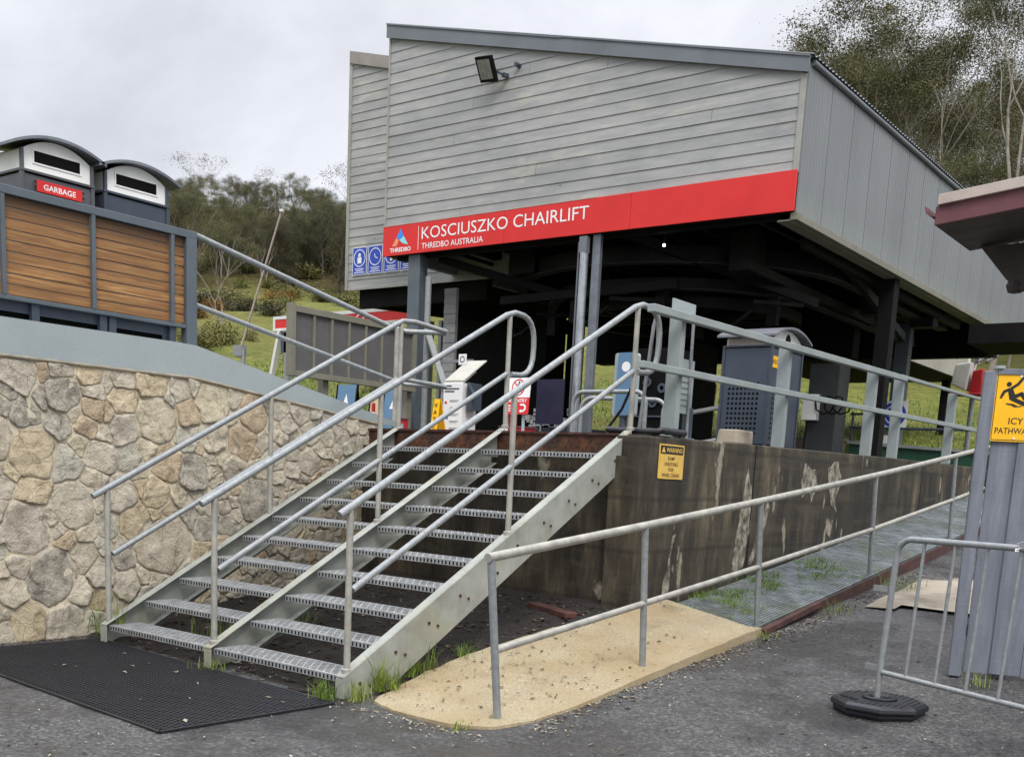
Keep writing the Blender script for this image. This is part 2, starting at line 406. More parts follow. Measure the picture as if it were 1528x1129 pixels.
# ------------------------------------------------------------------ ground, terraces, hill
def lerp(a, b, t): return a + (b - a) * t
def sstep(a, b, x):
    t = min(1, max(0, (x - a) / (b - a))); return t * t * (3 - 2 * t)
def zg(x, y):
    if y <= 0: return .02
    if y > 12: return .02 + .045 * 12 + .0045 * 144 + .1 * min(y - 12, 3)
    return .02 + .045 * y + .0045 * y * y
def zhill(x, y):
    s = -.6 * x + .8 * y; t = max(0, s - 13)
    z = 1.80 + .2 * t * t / (t + 8) + .13 * max(0, t - 82)
    if t > 150: z -= .25 * (t - 150)
    return z + min(1, t / 12) * (.5 * noise.noise((x * .09, y * .09, 0)) + .22 * noise.noise((x * .35, y * .35, 2)) + .07 * noise.noise((x * 1.3, y * 1.3, 2)))
def axis(*segs):
    out = []
    for a, b, n in segs: out += [a + (b - a) * i / n for i in range(n)]
    return out + [segs[-1][1]]
def sheet(name, xs, ys, fz, mat, keep=None, kind='structure'):
    mb = MB(); nx = len(xs)
    mb.v = [(x, y, fz(x, y)) for y in ys for x in xs]
    for j in range(len(ys) - 1):
        for i in range(nx - 1):
            if keep and not keep((xs[i] + xs[i + 1]) / 2, (ys[j] + ys[j + 1]) / 2): continue
            mb.f.append([j * nx + i, j * nx + i + 1, (j + 1) * nx + i + 1, (j + 1) * nx + i]); mb.m.append(0); mb.sm.append(True)
    o = mb.build(name, mat); o['kind'] = kind; return o

def zgb(x, y): return zg(x, y) + (.006 * noise.noise((x * 1.7, y * 1.7, 0)) + .003 * noise.noise((x * 6, y * 6, 5)) if -6 < y < 12 and -4 < x < 7 else 0) - (.25 if y > 3.2 and x < .2 else 0)
sheet('ground', axis((-260, -12, 14), (-12, -4, 8), (-4, .15, 40), (.15, .25, 1), (.25, 6, 56), (6, 14, 8), (14, 260, 14)),
      axis((-260, -14, 12), (-14, -5, 9), (-5, 3.1, 80), (3.1, 3.25, 1), (3.25, 12, 60), (12, 20, 8), (20, 260, 10)), zgb, 'asphalt')
def zsoil(x, y):
    a = .012 + .135 * max(y, 0)
    return a + .022 * noise.noise((x * 4, y * 4, 1)) + .014 * noise.noise((x * 13, y * 13, 3)) + .006
def slab_z(x, y): return .012 + .083 * y + .071 * max(y, 0) * max(0, 1.05 - x)
def soil_keep(x, y): return True
def zsoil2(x, y):
    z = zsoil(x, y)
    if x > -.05: z = min(z, slab_z(max(x, .05), y) - .02)
    return z
sheet('soil', axis((-2.94, .27, 90)), axis((-.04, 3.06, 86)), zsoil2, 'soil')
def zmix(x, y):
    u = zhill(x, y)
    if x > .262:
        w = sstep(13, 19, y); return (1 - w) * (zg(x, y) - .08) + w * u
    return u
sheet('hillside', axis((-220, -60, 32), (-60, -12, 60), (-12, -2.96, 16), (-2.96, .26, 8), (.26, .27, 1), (.27, 4, 8), (4, 40, 30), (40, 160, 24)),
      axis((-20, 3.12, 12), (3.12, 13, 16), (13, 50, 74), (50, 130, 80), (130, 260, 26)), zmix, 'hill_grass',
      lambda x, y: not (x > .265 and y < 13) and not (x > -2.96 and y < 3.12))
# concrete terrace under and before the station
mb = MB(); mb.org = (-3, 6, 1.83)
mb.box(-9, .20, 3.16, 13, 1.6, 1.83); o = mb.build('terrace', 'stained_concrete'); o['kind'] = 'structure'

# sandy concrete path slab and its pale twin behind the barrier
mb = MB(); left = [(.24, .06), (.17, .22), (.13, .44), (.09, .73), (.07, 1.19), (.14, 1.87), (.2, 2.41), (.283, 2.95), (.285, 3.42)]
right = [(.5, -.02), (.74, -.045), (.98, -.03), (1.15, .07), (1.25, .33), (1.255, .73), (1.235, 1.14), (1.2, 2.09), (1.165, 3.3), (1.16, 3.62)]
n = 30
def along(pl, t):
    L = [0]
    for a, b in zip(pl, pl[1:]): L.append(L[-1] + math.hypot(b[0] - a[0], b[1] - a[1]))
    d = t * L[-1]
    for i in range(len(pl) - 1):
        if d <= L[i + 1] + 1e-9:
            k = (d - L[i]) / max(L[i + 1] - L[i], 1e-9); return lerp(pl[i][0], pl[i + 1][0], k), lerp(pl[i][1], pl[i + 1][1], k)
rows = []
for i in range(n + 1):
    t = i / n; a = along(left, t); b = along(right, t)
    rows.append([(lerp(a[0], b[0], k / 8), lerp(a[1], b[1], k / 8)) for k in range(9)])
def rag(p, e): return (p[0] + e * .018 * noise.noise((p[0] * 9, p[1] * 9, 0)), p[1] + e * .018 * noise.noise((p[0] * 9, p[1] * 9, 7)))
for r_ in rows: r_[0] = rag(r_[0], 1); r_[-1] = rag(r_[-1], 1)
rows[0] = [rag(p, 1.2) for p in rows[0]]
mb.v = [(x, y, max(slab_z(x, y), zg(x, y) + .018) + .003 * noise.noise((x * 4, y * 4, 0))) for r_ in rows for x, y in r_]
for i in range(n):
    for k in range(8): mb.f.append([i * 9 + k, i * 9 + k + 1, (i + 1) * 9 + k + 1, (i + 1) * 9 + k]); mb.m.append(0); mb.sm.append(True)
edge = [i * 9 + 8 for i in range(n + 1)]; fr = list(range(9)); bk = [n * 9 + k for k in range(9)]; lf = [i * 9 for i in range(n + 1)]
for L, flip in ((edge, 1), (fr, 0), (lf, 0)):
    vs = [mb.v[i] for i in L]
    lo = [(x + (.012 if L is edge else 0), y - (.012 if L is fr else 0), zg(x, y) - .06) for x, y, z in vs]
    m_ = len(vs); mb.add(vs + lo, [(i, i + m_, i + 1 + m_, i + 1) for i in range(m_ - 1)])
o = mb.build('concrete_path', 'sand_concrete'); o['kind'] = 'structure'
xs = axis((1.42, 4.2, 10)); ys = axis((5.3, 7.2, 10))
sheet('pavement', xs, ys, lambda x, y: zg(x, y) + .025 + .02 * noise.noise((x * 2, y * 2, 0)), 'pale_concrete', lambda x, y: y > 5.35 + (x - 1.6) * .2 and y < 6.9 + (x - 1.4) * 1.2)

# ------------------------------------------------------------------ concrete retaining wall
t = thing('retaining_wall', 'dark water-stained concrete retaining wall with white lime streaks beside the ramp', 'wall', (.1, 5, 0))
mb = MB(); mb.prism([(.02, 3.02, -.1), (.02, 14.4, -.1), (.02, 14.4, 1.92), (.02, 9, 1.888), (.02, 5, 1.842), (.02, 3.02, 1.808)], (.26, 0, 0))
mb.build('side_face', 'stained_concrete', t, .012)
mb = MB(); mb.box(-2.93, .018, 3.045, 3.155, -.1, 1.66); mb.box(.02, .30, 2.94, 3.017, -.1, 1.64); mb.build('end_face', 'stained_concrete', t)
# pale lime deposits that have run down the wall
def bloom(mb, pts, x=.2805):
    out = []
    for i in range(len(pts)):
        (a, b), (c, d) = pts[i], pts[(i + 1) % len(pts)]
        for k in range(4):
            u = k / 4; y = lerp(a, c, u); z = lerp(b, d, u)
            out.append((x, y + .05 * noise.noise((y * 7, z * 7, 3)) + .02 * noise.noise((y * 23, z * 23, 1)), z + .04 * noise.noise((y * 8, z * 8, 9))))
    mb.prism(out, (.0035, 0, 0))
mb = MB()
bloom(mb, [(4.93, 1.45), (4.98, 1.62), (5.1, 1.42), (5.12, 1.0), (5.03, .66), (4.86, .62), (4.78, .72), (4.84, 1.0), (4.9, 1.2)])
bloom(mb, [(5.5, 1.3), (5.55, 1.25), (5.38, .9), (5.22, .68), (5.16, .72)])
bloom(mb, [(6.35, 1.72), (6.62, 1.66), (6.75, 1.5), (6.6, 1.3), (6.5, 1.42), (6.36, 1.35), (6.28, 1.5)])
bloom(mb, [(7.0, 1.7), (7.25, 1.78), (7.42, 1.6), (7.3, 1.35), (7.38, 1.2), (7.2, 1.3), (7.05, 1.5)])
bloom(mb, [(7.1, 1.15), (7.3, 1.1), (7.25, .95), (7.12, .98)])
bloom(mb, [(3.6, 1.0), (3.63, 1.02), (3.62, .6), (3.58, .42), (3.45, .4), (3.5, .6)])
mb.build('lime_deposit', 'lime_bloom', t)
mb = MB(); mb.box(.2795, .2815, 5.12, 5.135, .5, 1.84); mb.box(.2795, .2815, 10.4, 10.42, .9, 1.89); mb.build('joint', 'black', t)

# ------------------------------------------------------------------ staircase
G, RI, SL = .31236, .165, .165 / .31236
st = thing('staircase', 'wide steel staircase of open grating treads in two flights between three grey stringers', 'staircase', (-1.25, 1.5, .05))
def zt(y): return .185 + SL * y          # top edge of a stringer
def stringer(x0, x1, web, ground):
    mb = MB(); y0, y1 = -.03, 3.16; T = .012
    wx = (x1 - T, x1) if web > 0 else (x0, x0 + T)
    prof = [(wx[0], y0, ground), (wx[0], y0, zt(y0)), (wx[0], y1, zt(y1)), (wx[0], y1, zt(y1) - .27), (wx[0], .1 + (ground + .02 - zt(0) + .262) / SL, ground)]
    mb.prism(prof, (T, 0, 0))
    fx = (x0, x1 - T - .001) if web > 0 else (x0 + T + .001, x1)
    for dz in (0, -.25):
        ya = y0 + .001 if dz == 0 else .06
        mb.prism([(fx[0], ya, zt(ya) + dz), (fx[0], y1, zt(y1) + dz), (fx[0], y1, zt(y1) + dz - T), (fx[0], ya, zt(ya) + dz - T)], (fx[1] - fx[0], 0, 0))
    mb.box(fx[0], fx[1], y0, y0 + T, ground, zt(y0) - T - .002)
    return mb
sx = [(-2.591, -2.516, -1, .0), (-1.316, -1.241, -1, .02), (0, .075, 1, .03)]
for x0, x1, w, gr in sx:
    so = stringer(x0, x1, w, gr).build('stringer', 'stringer_paint', st, .004)
    if w > 0:
        for k in range(1, 11):
            for dy, dz in ((.06, -.05), (.15, -.075)):
                y = (k - 1) * G + dy + .05; z = (k * RI) + dz + .0
                if zt(y) - .23 < z < zt(y) - .02:
                    MB().cyl((x1 - .002, y, z), (x1 + .009, y, z), .011, 6).build('bolt', 'rusty_steel', so)
def tread_mesh(L):
    mb = MB(); D = .262; H = .04
    mb.box(0, L, .0, .004, -H, .0); mb.box(0, L, .0045, .024, -.004, .0)          # front lip
    for k in range(int(L / .034)):                                                  # slots pressed in the lip
        x = .012 + k * .034; mb.cur = 1; mb.box(x, x + .013, -.0012, .0, -H + .006, -.009); mb.cur = 0
    mb.box(0, L, D - .02, D, -.004, 0); mb.box(0, L, D - .004, D, -H, -.0045)
    for x in (0, L - .005): mb.box(x, x + .005, .0245, D - .021, -H - .02, .0)
    n = int(L / .062); p = L / n
    for r_ in range(6):                                                             # zigzag serrated strips
        y = .043 + r_ * .0395; s_ = 1 if r_ % 2 else -1
        pts = [(k * p / 2, y + s_ * .0155 * (1 if k % 2 else -1)) for k in range(2 * n + 1)]
        for (a, b), (c, d) in zip(pts, pts[1:]):
            dz = .0035
            mx, my = (a + c) / 2, (b + d) / 2
            mb.bar((a, b, -.008), (mx, my, -.008 + dz), .008, .016); mb.bar((mx, my, -.008 + dz), (c, d, -.008), .008, .016)
    return mb
tm = None
for fx, L in ((-2.512, 1.192), (-1.237, 1.233)):
    for k in range(1, 11):
        if tm is None:
            tm = bpy.data.meshes.new('tread'); b = tread_mesh(1.2)
            tm.from_pydata(b.v, [], b.f); tm.materials.append(M['tread_metal']); tm.materials.append(M['black']); tm.polygons.foreach_set('material_index', b.m); tm.update()
        o = bpy.data.objects.new('tread', tm); COL.objects.link(o); o.parent = st; o.scale = (L / 1.2, 1, 1)
        o.location = (fx - st.location.x, (k - 1) * G - st.location.y, k * RI - st.location.z)
# rusty checker-plate nosing of the landing
t = thing('landing_edge', 'rusty chequer-plate edge of the landing above the top tread', 'landing', (-1.2, 3.1, 1.7))
mb = MB(); mb.box(-2.93, .0, 3.12, 3.135, 1.63, 1.805)
for i in range(46):
    for j in range(3):
        x = -2.6 + i * .056 + (j % 2) * .028; z = 1.66 + j * .045; s_ = 1 if (i + j) % 2 else -1
        mb.bar((x - .012, 3.1185, z - .012 * s_), (x + .012, 3.1185, z + .012 * s_), .006, .006)
mb.build('riser_plate', 'rusty_steel', t)
mb = MB(); mb.box(-2.93, .08, 3.105, 3.4, 1.806, 1.822); mb.box(.0, .075, 3.165, 3.2, 1.52, 1.805)
for i in range(110): mb.box(-2.55 + i * .0236, -2.55 + i * .0236 + .012, 3.100, 3.1045, 1.808, 1.828)
mb.build('nosing_bar', 'brown_steel', t)

# handrails
def dloop(x, ya, za, yb, zb, rr=.16, out=.34):
    """from the apex round a D and back to the post"""
    pts = []; top = Vector((x, ya, za)); bot = Vector((x, yb, zb))
    h = za - zb
    for k in range(0, 13):
        a = R(90 - 180 * k / 12)
        yy = ya + .04 + (out - .04) * max(0, math.cos(a)) ** .62; zz = (za + zb) / 2 + h / 2 * (abs(math.sin(a)) ** .75) * (1 if math.sin(a) >= 0 else -1)
        pts.append((x, yy, zz - (.02 if 0 < k < 12 else 0) * 0))
    return pts
def rail_z(y): return 1.188 + .5225 * y
hr = []
for x, yb in ((.0375, -.06), (-1.279, -.079)):
    ya = 3.2; za = rail_z(ya) + .0
    h = thing_part = None
    mb = MB(); loop = dloop(x, ya + .02, za + .005, ya, za - .53)
    mb.tube([(x, yb, rail_z(yb) + .0)] + [(x, y, rail_z(y)) for y in (.6, 1.4, 2.2, 2.9)] + [(x, 3.14, rail_z(3.14) + .0)] + loop + [(x, 3.24, za - .53)], .0245, 14)
    mb.tube([(x, .06, .70), (x, 3.19, .70 + .5225 * 3.13)], .0215, 12)
    h = mb.build('handrail', 'galvanised', st)
    for y in (.03, 1.6, 3.19):
        mb = MB(); mb.cyl((x, y, zt(y) - .01), (x, y, rail_z(y) - .015), .0215, 12); mb.lathe((x, y, zt(y) - .004), [(.034, -.012), (.034, .012), (.0215, .018)], 12)
        mb.build('post', 'worn_galv', h)
x = -2.553; mb = MB()
mb.tube([(x, -.1, rail_z(-.1) - .005), (x, 1.5, rail_z(1.5)), (x, 3.05, rail_z(3.05)), (x, 3.16, 2.835), (x + .02, 3.3, 2.845), (x + .05, 3.73, 2.81)], .0245, 14)
mb.tube([(x, .06, .70), (x, 3.1, .70 + .5225 * 3.04)], .0215, 12)
h = mb.build('handrail', 'galvanised', st)
for y in (.02, 1.57, 3.14): MB().cyl((x, y, zt(y) - .01), (x, y, rail_z(y) - .015), .0215, 12).build('post', 'worn_galv', h)

# pipe rail along the top of the stone wall
t = thing('wall_rail', 'double galvanised pipe rail sloping down from the timber screen along the stone wall', 'railing', (-3.05, 2.4, 2.2))
mb = MB(); mb.tube([(-3.05, 1.17, 3.265), (-3.05, 3.5, 2.85), (-2.98, 3.68, 2.822), (-2.52, 3.76, 2.802)], .0245, 14); mb.build('top_rail', 'galvanised', t)
mb = MB(); mb.tube([(-3.05, 1.17, 2.71), (-3.05, 3.5, 2.34), (-2.98, 3.68, 2.3), (-2.55, 3.79, 2.28)], .0215, 12); mb.tube([(-2.56, 3.14, 2.3), (-2.5, 3.75, 2.278)], .0215, 12); mb.build('mid_rail', 'galvanised', t)
for y in (3.55,): MB().cyl((-3.0, y, 1.7), (-3.0, y, 2.84), .0245, 12).build('post', 'worn_galv', t)

# ------------------------------------------------------------------ stone retaining wall
WX = -2.95
sw = thing('stone_wall', 'fieldstone retaining wall of buff and grey stones set in cream mortar with steel coping', 'wall', (WX - .2, .5, 0))
def stone_top(y): return 2.105 if y < 1.1 else 2.105 - (y - 1.1) * .107
seeds = [(-.43,1.98,.14),(-.25,2.03,.06),(-.12,2.04,.09),(-.1,1.87,.14),(.15,2.02,.09),(.17,1.92,.08),(.15,1.77,.1),(.39,2.03,.1),(.4,1.87,.11),(.69,2.02,.14),(.94,1.99,.1),(1.01,1.82,.1),(.72,1.74,.19),(.42,1.64,.13),(1.27,1.94,.19),(1.47,1.95,.08),(1.69,1.84,.15),(-.4,1.7,.11),(-.13,1.65,.09),(.1,1.65,.09),(-.56,1.75,.06),(-.34,1.42,.19),(-.08,1.36,.12),(.21,1.42,.13),(.46,1.43,.11),(.81,1.39,.15),(1.27,1.61,.13),(1.58,1.6,.16),(1.8,1.6,.08),(-.57,1.18,.07),(-.36,1.14,.12),(-.02,1.04,.18),(.71,1.14,.13),(.38,1.12,.14),(.15,1.24,.08),(1.06,1.33,.15),(1.5,1.37,.11),(1.72,1.09,.21),(.5,.9,.15),(.78,.72,.28),(-.41,.87,.21),(.07,.82,.07),(-.09,.78,.06),(-.2,.49,.21),(.21,.51,.12),(.06,.65,.11),(.39,.6,.08),(1.16,.66,.08),(1.42,.88,.09),(1.18,.85,.1),(-.46,.58,.1),(-.55,.4,.12),(-.01,.37,.11),(-.42,.17,.13),(-.09,.14,.16),(-.6,.12,.06),(.2,.29,.09),(.42,.41,.12),(.15,.1,.11)]
hue = {21: 4, 0: 2, 3: 3, 17: 3, 12: 1, 4: 4, 11: 6, 6: 6, 19: 6, 18: 3, 24: 7, 32: 4, 27: 6, 38: 4, 39: 5, 40: 2, 43: 3, 53: 4, 54: 2, 31: 0, 22: 7, 23: 2, 44: 2}
rs = random.Random(5); tries = 0
while tries < 6000:
    tries += 1; y = rs.uniform(-2.6, 3.2); z = rs.uniform(.05, 2.05); r_ = rs.choice([.05, .07, .09, .12, .17])
    if z > stone_top(y) - .05: continue
    inside = -.62 < y < 1.9
    if all(math.hypot(y - a, z - b) > (c * .78 + r_ * (.95 if inside else .82)) for a, b, c in seeds): seeds.append((y, z, r_))
def cell(i):
    y, z, w = seeds[i]; P = [(-2.7, 0.0), (3.3, 0.0), (3.3, 2.2), (-2.7, 2.2)]
    B = .46; P = [(max(y - B, -2.7), max(z - B, .0)), (min(y + B, 3.3), max(z - B, .0)), (min(y + B, 3.3), min(z + B, 2.2)), (max(y - B, -2.7), min(z + B, 2.2))]
    cuts = []
    for j, (a, b, c) in enumerate(seeds):
        if j == i: continue
        dx, dz = a - y, b - z; D2 = dx * dx + dz * dz
        if D2 > .85: continue
        D = math.sqrt(D2); k = .5 + (w * w - c * c) / (2 * D2); k = min(.8, max(.2, k))
        cuts.append((dx / D, dz / D, D * k - rs.choice([.001, .003, .006, .01])))
    tp = stone_top(y); cuts.append((0, 1, tp - z - .012)); cuts.append((0, -1, z - .01))
    for nx, nz, d in cuts:
        out = []; m = len(P)
        for a in range(m):
            p, q = P[a], P[(a + 1) % m]; sp = (p[0] - y) * nx + (p[1] - z) * nz - d; sq = (q[0] - y) * nx + (q[1] - z) * nz - d
            if sp <= 0: out.append(p)
            if (sp < 0 < sq) or (sq < 0 < sp): u = sp / (sp - sq); out.append((p[0] + (q[0] - p[0]) * u, p[1] + (q[1] - p[1]) * u))
        P = out
        if len(P) < 3: return None
    return P
mb = MB()
for i in range(len(seeds)):
    P = cell(i)
    if not P: continue
    y, z, w = seeds[i]
    for _ in range(1):                          # one corner cut keeps the stones blocky
        Q = []
        for a in range(len(P)):
            p, q = P[a], P[(a + 1) % len(P)]
            ch = rs.uniform(.02, .11); Q += [(p[0] * (1 - ch) + q[0] * ch, p[1] * (1 - ch) + q[1] * ch), (p[0] * ch + q[0] * (1 - ch), p[1] * ch + q[1] * (1 - ch))]
        P = Q
    per = [0]
    for a in range(len(P)): p, q = P[a], P[(a + 1) % len(P)]; per.append(per[-1] + math.hypot(p[0] - q[0], p[1] - q[1]))
    if per[-1] < .18: continue
    N = 44; ringp = []
    for k in range(N):
        d = per[-1] * k / N; a = max(j for j in range(len(per)) if per[j] <= d + 1e-9); a = min(a, len(P) - 1)
        p, q = P[a], P[(a + 1) % len(P)]; u = (d - per[a]) / max(per[a + 1] - per[a], 1e-6)
        yy, zz = p[0] + (q[0] - p[0]) * u, p[1] + (q[1] - p[1]) * u
        e = .018 * noise.noise((yy * 9, zz * 9, i)) + .011 * noise.noise((yy * 24, zz * 24, i)) + .006 * noise.noise((yy * 40, zz * 40, i)); L = math.hypot(yy - y, zz - z) or 1
        ringp.append((yy + (yy - y) / L * e, zz + (zz - z) / L * e))
    cy = sum(p[0] for p in ringp) / N; cz = sum(p[1] for p in ringp) / N
    D = rs.uniform(.012, .026); tilt = (rs.uniform(-.14, .14), rs.uniform(-.16, .1))
    mb.cur = hue.get(i, rs.choice([0, 0, 1, 2, 2, 3, 5, 5, 7, 4, 6]))
    rings = [(1.0, -.03), (.99, .55), (.955, .9), (.86, .98), (.7, 1.0), (.5, 1.01), (.28, 1.02)]
    vs = []
    for s_, d in rings:
        for p in ringp:
            yy = cy + (p[0] - cy) * s_; zz = cz + (p[1] - cz) * s_
            nz = noise.noise((yy * 7, zz * 7, i * 3.1)) * .016 + noise.noise((yy * 22, zz * 22, i)) * .009 + abs(noise.noise((yy * 11 + zz * 6, zz * 9, i * 1.7))) * -.014
            dep = D * d + (nz + tilt[0] * (yy - cy) + tilt[1] * (zz - cz)) * (1 if d > .3 else 0)
            vs.append((WX + (max(dep, .012 + .3 * (dep - .012)) if d > .6 else dep), yy, zz))
    vs.append((WX + D * 1.03, cy, cz)); nr = len(rings)
    fs = [(a * N + k, a * N + (k + 1) % N, (a + 1) * N + (k + 1) % N, (a + 1) * N + k) for a in range(nr - 1) for k in range(N)] + [((nr - 1) * N + k, (nr - 1) * N + (k + 1) % N, nr * N) for k in range(N)]
    mb.add(vs, fs, True)
mb.build('stonework', ['stone%d' % k for k in range(8)], sw)
mb = MB(); yy = axis((-2.8, 3.3, 150)); zz = axis((-.05, 2.12, 56))
mb.v = [(WX + .004 + .007 * noise.noise((y * 12, z * 12, 0)) + .008 * noise.noise((y * 4, z * 4, 4)), y, min(z, stone_top(y) + .015)) for z in zz for y in yy]
k_ = len(yy)
for j in range(len(zz) - 1):
    for i in range(k_ - 1): mb.f.append([j * k_ + i, j * k_ + i + 1, (j + 1) * k_ + i + 1, (j + 1) * k_ + i]); mb.m.append(0); mb.sm.append(True)
mb.prism([(WX - .02, -2.8, -.05), (WX - .02, 3.3, -.05), (WX - .02, 3.3, 1.85), (WX - .02, 1.1, 2.1), (WX - .02, -2.8, 2.1)], (-.3, 0, 0))
pts = [(WX + .012 + .004 * noise.noise((y * 9, 0, 0)), y, stone_top(y) + .004 + .006 * noise.noise((y * 7, 2, 0))) for y in axis((-2.8, 3.25, 60))]
mb.tube(pts, .019, 8)
mb.build('mortar_bed', 'mortar', sw)
mb = MB()
prof = [(-2.8, 2.112), (1.1, 2.112), (3.24, 1.883), (3.6, 1.845), (3.6, 1.90), (3.512, 1.907), (1.084, 2.367), (.9, 2.372), (-2.8, 2.36)]
mb.prism([(WX + .03, y, z) for y, z in prof], (-.006, 0, 0))
tp = [(-2.8, 2.36), (.9, 2.372), (1.084, 2.367), (3.512, 1.907), (3.6, 1.9)]
for (a, b), (c, d) in zip(tp, tp[1:]): mb.add([(WX + .03, a, b + .001), (WX + .03, c, d + .001), (WX - .33, c, d + .004), (WX - .33, a, b + .004)], [(0, 1, 2, 3)])
mb.build('coping', 'cap_steel', sw)

# ------------------------------------------------------------------ timber screen
t = thing('timber_screen', 'slatted timber screen in a blue-grey steel frame standing on the stone wall', 'screen', (-3.1, .2, 2.36))
X = -3.05
mb = MB(); mb.box(X - .05, X + .03, -2.2, 1.16, 3.225, 3.285); mb.box(X - .045, X + .025, -2.2, 1.06, 2.505, 2.535); mb.build('frame', 'blue_steel', t, .004)
mb = MB(); mb.box(X - .05, X + .032, 1.06, 1.162, 2.375, 3.2245); mb.build('end_post', 'blue_steel', t, .004)
for y in (-1.88, -1.17, -.47, .232, .932): MB().box(X + .002, X + .028, y - .016, y + .016, 2.536, 3.224).build('post', 'blue_steel', t, .003)
for a, b in ((-1.866, -1.184), (-1.156, -.484), (-.456, .218), (.246, .918), (.946, 1.058)):
    mb = MB(); n = 9; h = (3.222 - 2.54) / n
    for k in range(n):
        e = rs.uniform(-.002, .002); mb.box(X - .03, X - .006 + e, a, b, 2.54 + k * h + .005, 2.54 + (k + 1) * h - .003)
    mb.build('slat_panel', 'timber_slat', t)
mb = MB()
for y in (-1.5, -.9, -.23, .32, .40, .95): mb.box(X - .04, X - .0, y - .03, y + .03, 2.36, 2.5045)
for a, b in ((-1.5, -.93), (-.87, -.26), (-.2, .29), (.43, .92)): mb.box(X - .05, X - .035, a, b, 2.43, 2.5045)
mb.build('leg_frame', 'charcoal', t)
mb = MB(); mb.box(X - .62, X - .08, -1.9, .9, 2.36, 2.5); mb.build('plinth', 'black', t)

# ------------------------------------------------------------------ litter bins with arched lids
def bin_(base, W, D, zh, zs, arch, slot, label, group=None, name='litter_bin', body='charcoal', perf=False, leg=.06):
    """front faces +X; base = floor centre; zh = body top, zs = head side top, arch = extra rise at the crown"""
    b = Vector(base); t = thing(name, label, 'bin', base, group)
    x1 = b.x + D / 2; x0 = b.x - D / 2; y0 = b.y - W / 2; y1 = b.y + W / 2; z0 = b.z
    mb = MB(); mb.box(x0 + .03, x1 - .012, y0 + .012, y1 - .012, z0 + leg, zh)
    for yy in (y0, y1 - .03):
        for xx in (x0, x1 - .03): mb.box(xx, xx + .03, yy, yy + .03, z0, zh + .01)
    mb.box(x0, x1 + .004, y0 - .002, y1 + .002, zh + .0102, zh + .03); mb.box(x0 + .031, x1 - .031, y0 + .002, y0 + .0118, z0 + leg, z0 + leg + .05)
    if perf:
        mb.cur = 1; Fy = Fr((x0, y0 + .012, z0), (1, 0, 0), (0, -1, 0))
        for i in range(8):
            for j in range(11): disc(mb, Fy, .11 + i * .047, .17 + j * .052, .0155, .0005, .0015, n=10)
        for i in range(6):
            for j in range(11): disc(mb, Fr((x1 - .012, y0, z0), (0, 1, 0), (1, 0, 0)), .12 + i * .055, .13 + j * .052, .0155, .0005, .0015, n=10)
        mb.cur = 0
    bo = mb.build('body', [body, 'black'], t, .003)
    def arc(yc, hw, n=12): return [(yc - hw + 2 * hw * k / n, zs + arch * (1 - ((2 * k / n) - 1) ** 2)) for k in range(n + 1)]
    pr = arc(b.y, W / 2 - .03)
    mb = MB(); mb.prism([(x1 - .02, y0 + .03, zh + .031)] + [(x1 - .02, y, z) for y, z in pr] + [(x1 - .02, y1 - .03, zh + .031)], (-(D - .05), 0, 0))
    hd = mb.build('head', 'stainless' if not perf else 'white_paint', t)
    F = Fr((x1 - .02, b.y, zs), (0, 1, 0), (1, 0, 0))
    if slot == 'slot':
        a, c = W * .31, .085; zc = -.085
        rect(MB(), F, -a, a, zc, zc + c, .0005, .002).build('slot', 'black', hd)
        m2 = MB(); rect(m2, F, -a - .012, a + .012, zc - .012, zc, .0005, .006); rect(m2, F, -a - .012, a + .012, zc + c, zc + c + .012, .0005, .006)
        rect(m2, F, -a - .012, -a, zc, zc + c, .0005, .006); rect(m2, F, a, a + .012, zc, zc + c, .0005, .006); m2.build('slot_frame', 'stainless', hd)
    else:
        disc(MB(), F, 0, -.005, .07, .0005, .002, .085).build('hole', 'black', hd)
    for yy in (y0 + .006, y1 - .03):                                              # corner posts of the head
        MB().box(x1 - .03, x1 - .004, yy, yy + .024, zh + .031, zs - .004).build('corner_post', body, t)
    lw = W / 2 + .075; up = arc(b.y, lw, 18); up = [(y, z + .028) for y, z in up]
    mb = MB(); mb.prism([(x1 + .06, y, z) for y, z in up] + [(x1 + .06, y, z - .022) for y, z in reversed(up)], (-(D + .1), 0, 0)); mb.build('lid', 'lid_steel', t)
    if perf:
        m2 = MB(); Fy = Fr((x0, y0 + .03, zs), (1, 0, 0), (0, -1, 0)); rect(m2, Fy, .05, D - .06, zh + .04 - zs, -.005, .001, .004); m2.build('side_panel', 'cream_trim', t)
    return t
g = 'arched lid litter bins behind the timber screen'
bin_((-3.9, .295, 2.40), .62, .58, 3.55, 3.73, .095, 'slot', 'left litter bin with red GARBAGE plate and arched steel lid above the timber screen', g, body='grey_paint')
bin_((-3.9, 1.0, 2.40), .62, .58, 3.55, 3.73, .095, 'slot', 'right litter bin without a plate, white head and arched lid above the timber screen', g)
s_ = thing('garbage_sign', 'red plate lettered GARBAGE in white on the left arched bin', 'sign', (-3.605, .295, 3.45))
F = Fr((-3.6, .295, 3.43), (0, 1, 0), (1, 0, 0)); mb = MB(); rect(mb, F, -.19, .19, 0, .085, 0, .004); pl = mb.build('plate', 'sign_red', s_)
text(F, 0, .022, 'GARBAGE', .042, 'sign_white', s_, .27, .0045, .02, 'CENTER')
m2 = MB()
for a in (-.2, .2):
    for b in (.02, .06): rect(m2, F, a - .008, a + .008, b, b + .016, 0, .005)
m2.build('bracket', 'sign_black', s_)
bin_((-.44, 6.66, 1.84), .82, .58, 2.90, 3.0, .115, 'hole', 'navy recycling bin with round hole, punched panels and arched lid beneath the station', None, 'recycling_bin', perf=True)
s_ = thing('recycle_label', 'small yellow RECYCLE plate on the navy bin', 'sign', (-.15, 6.5, 2.75))
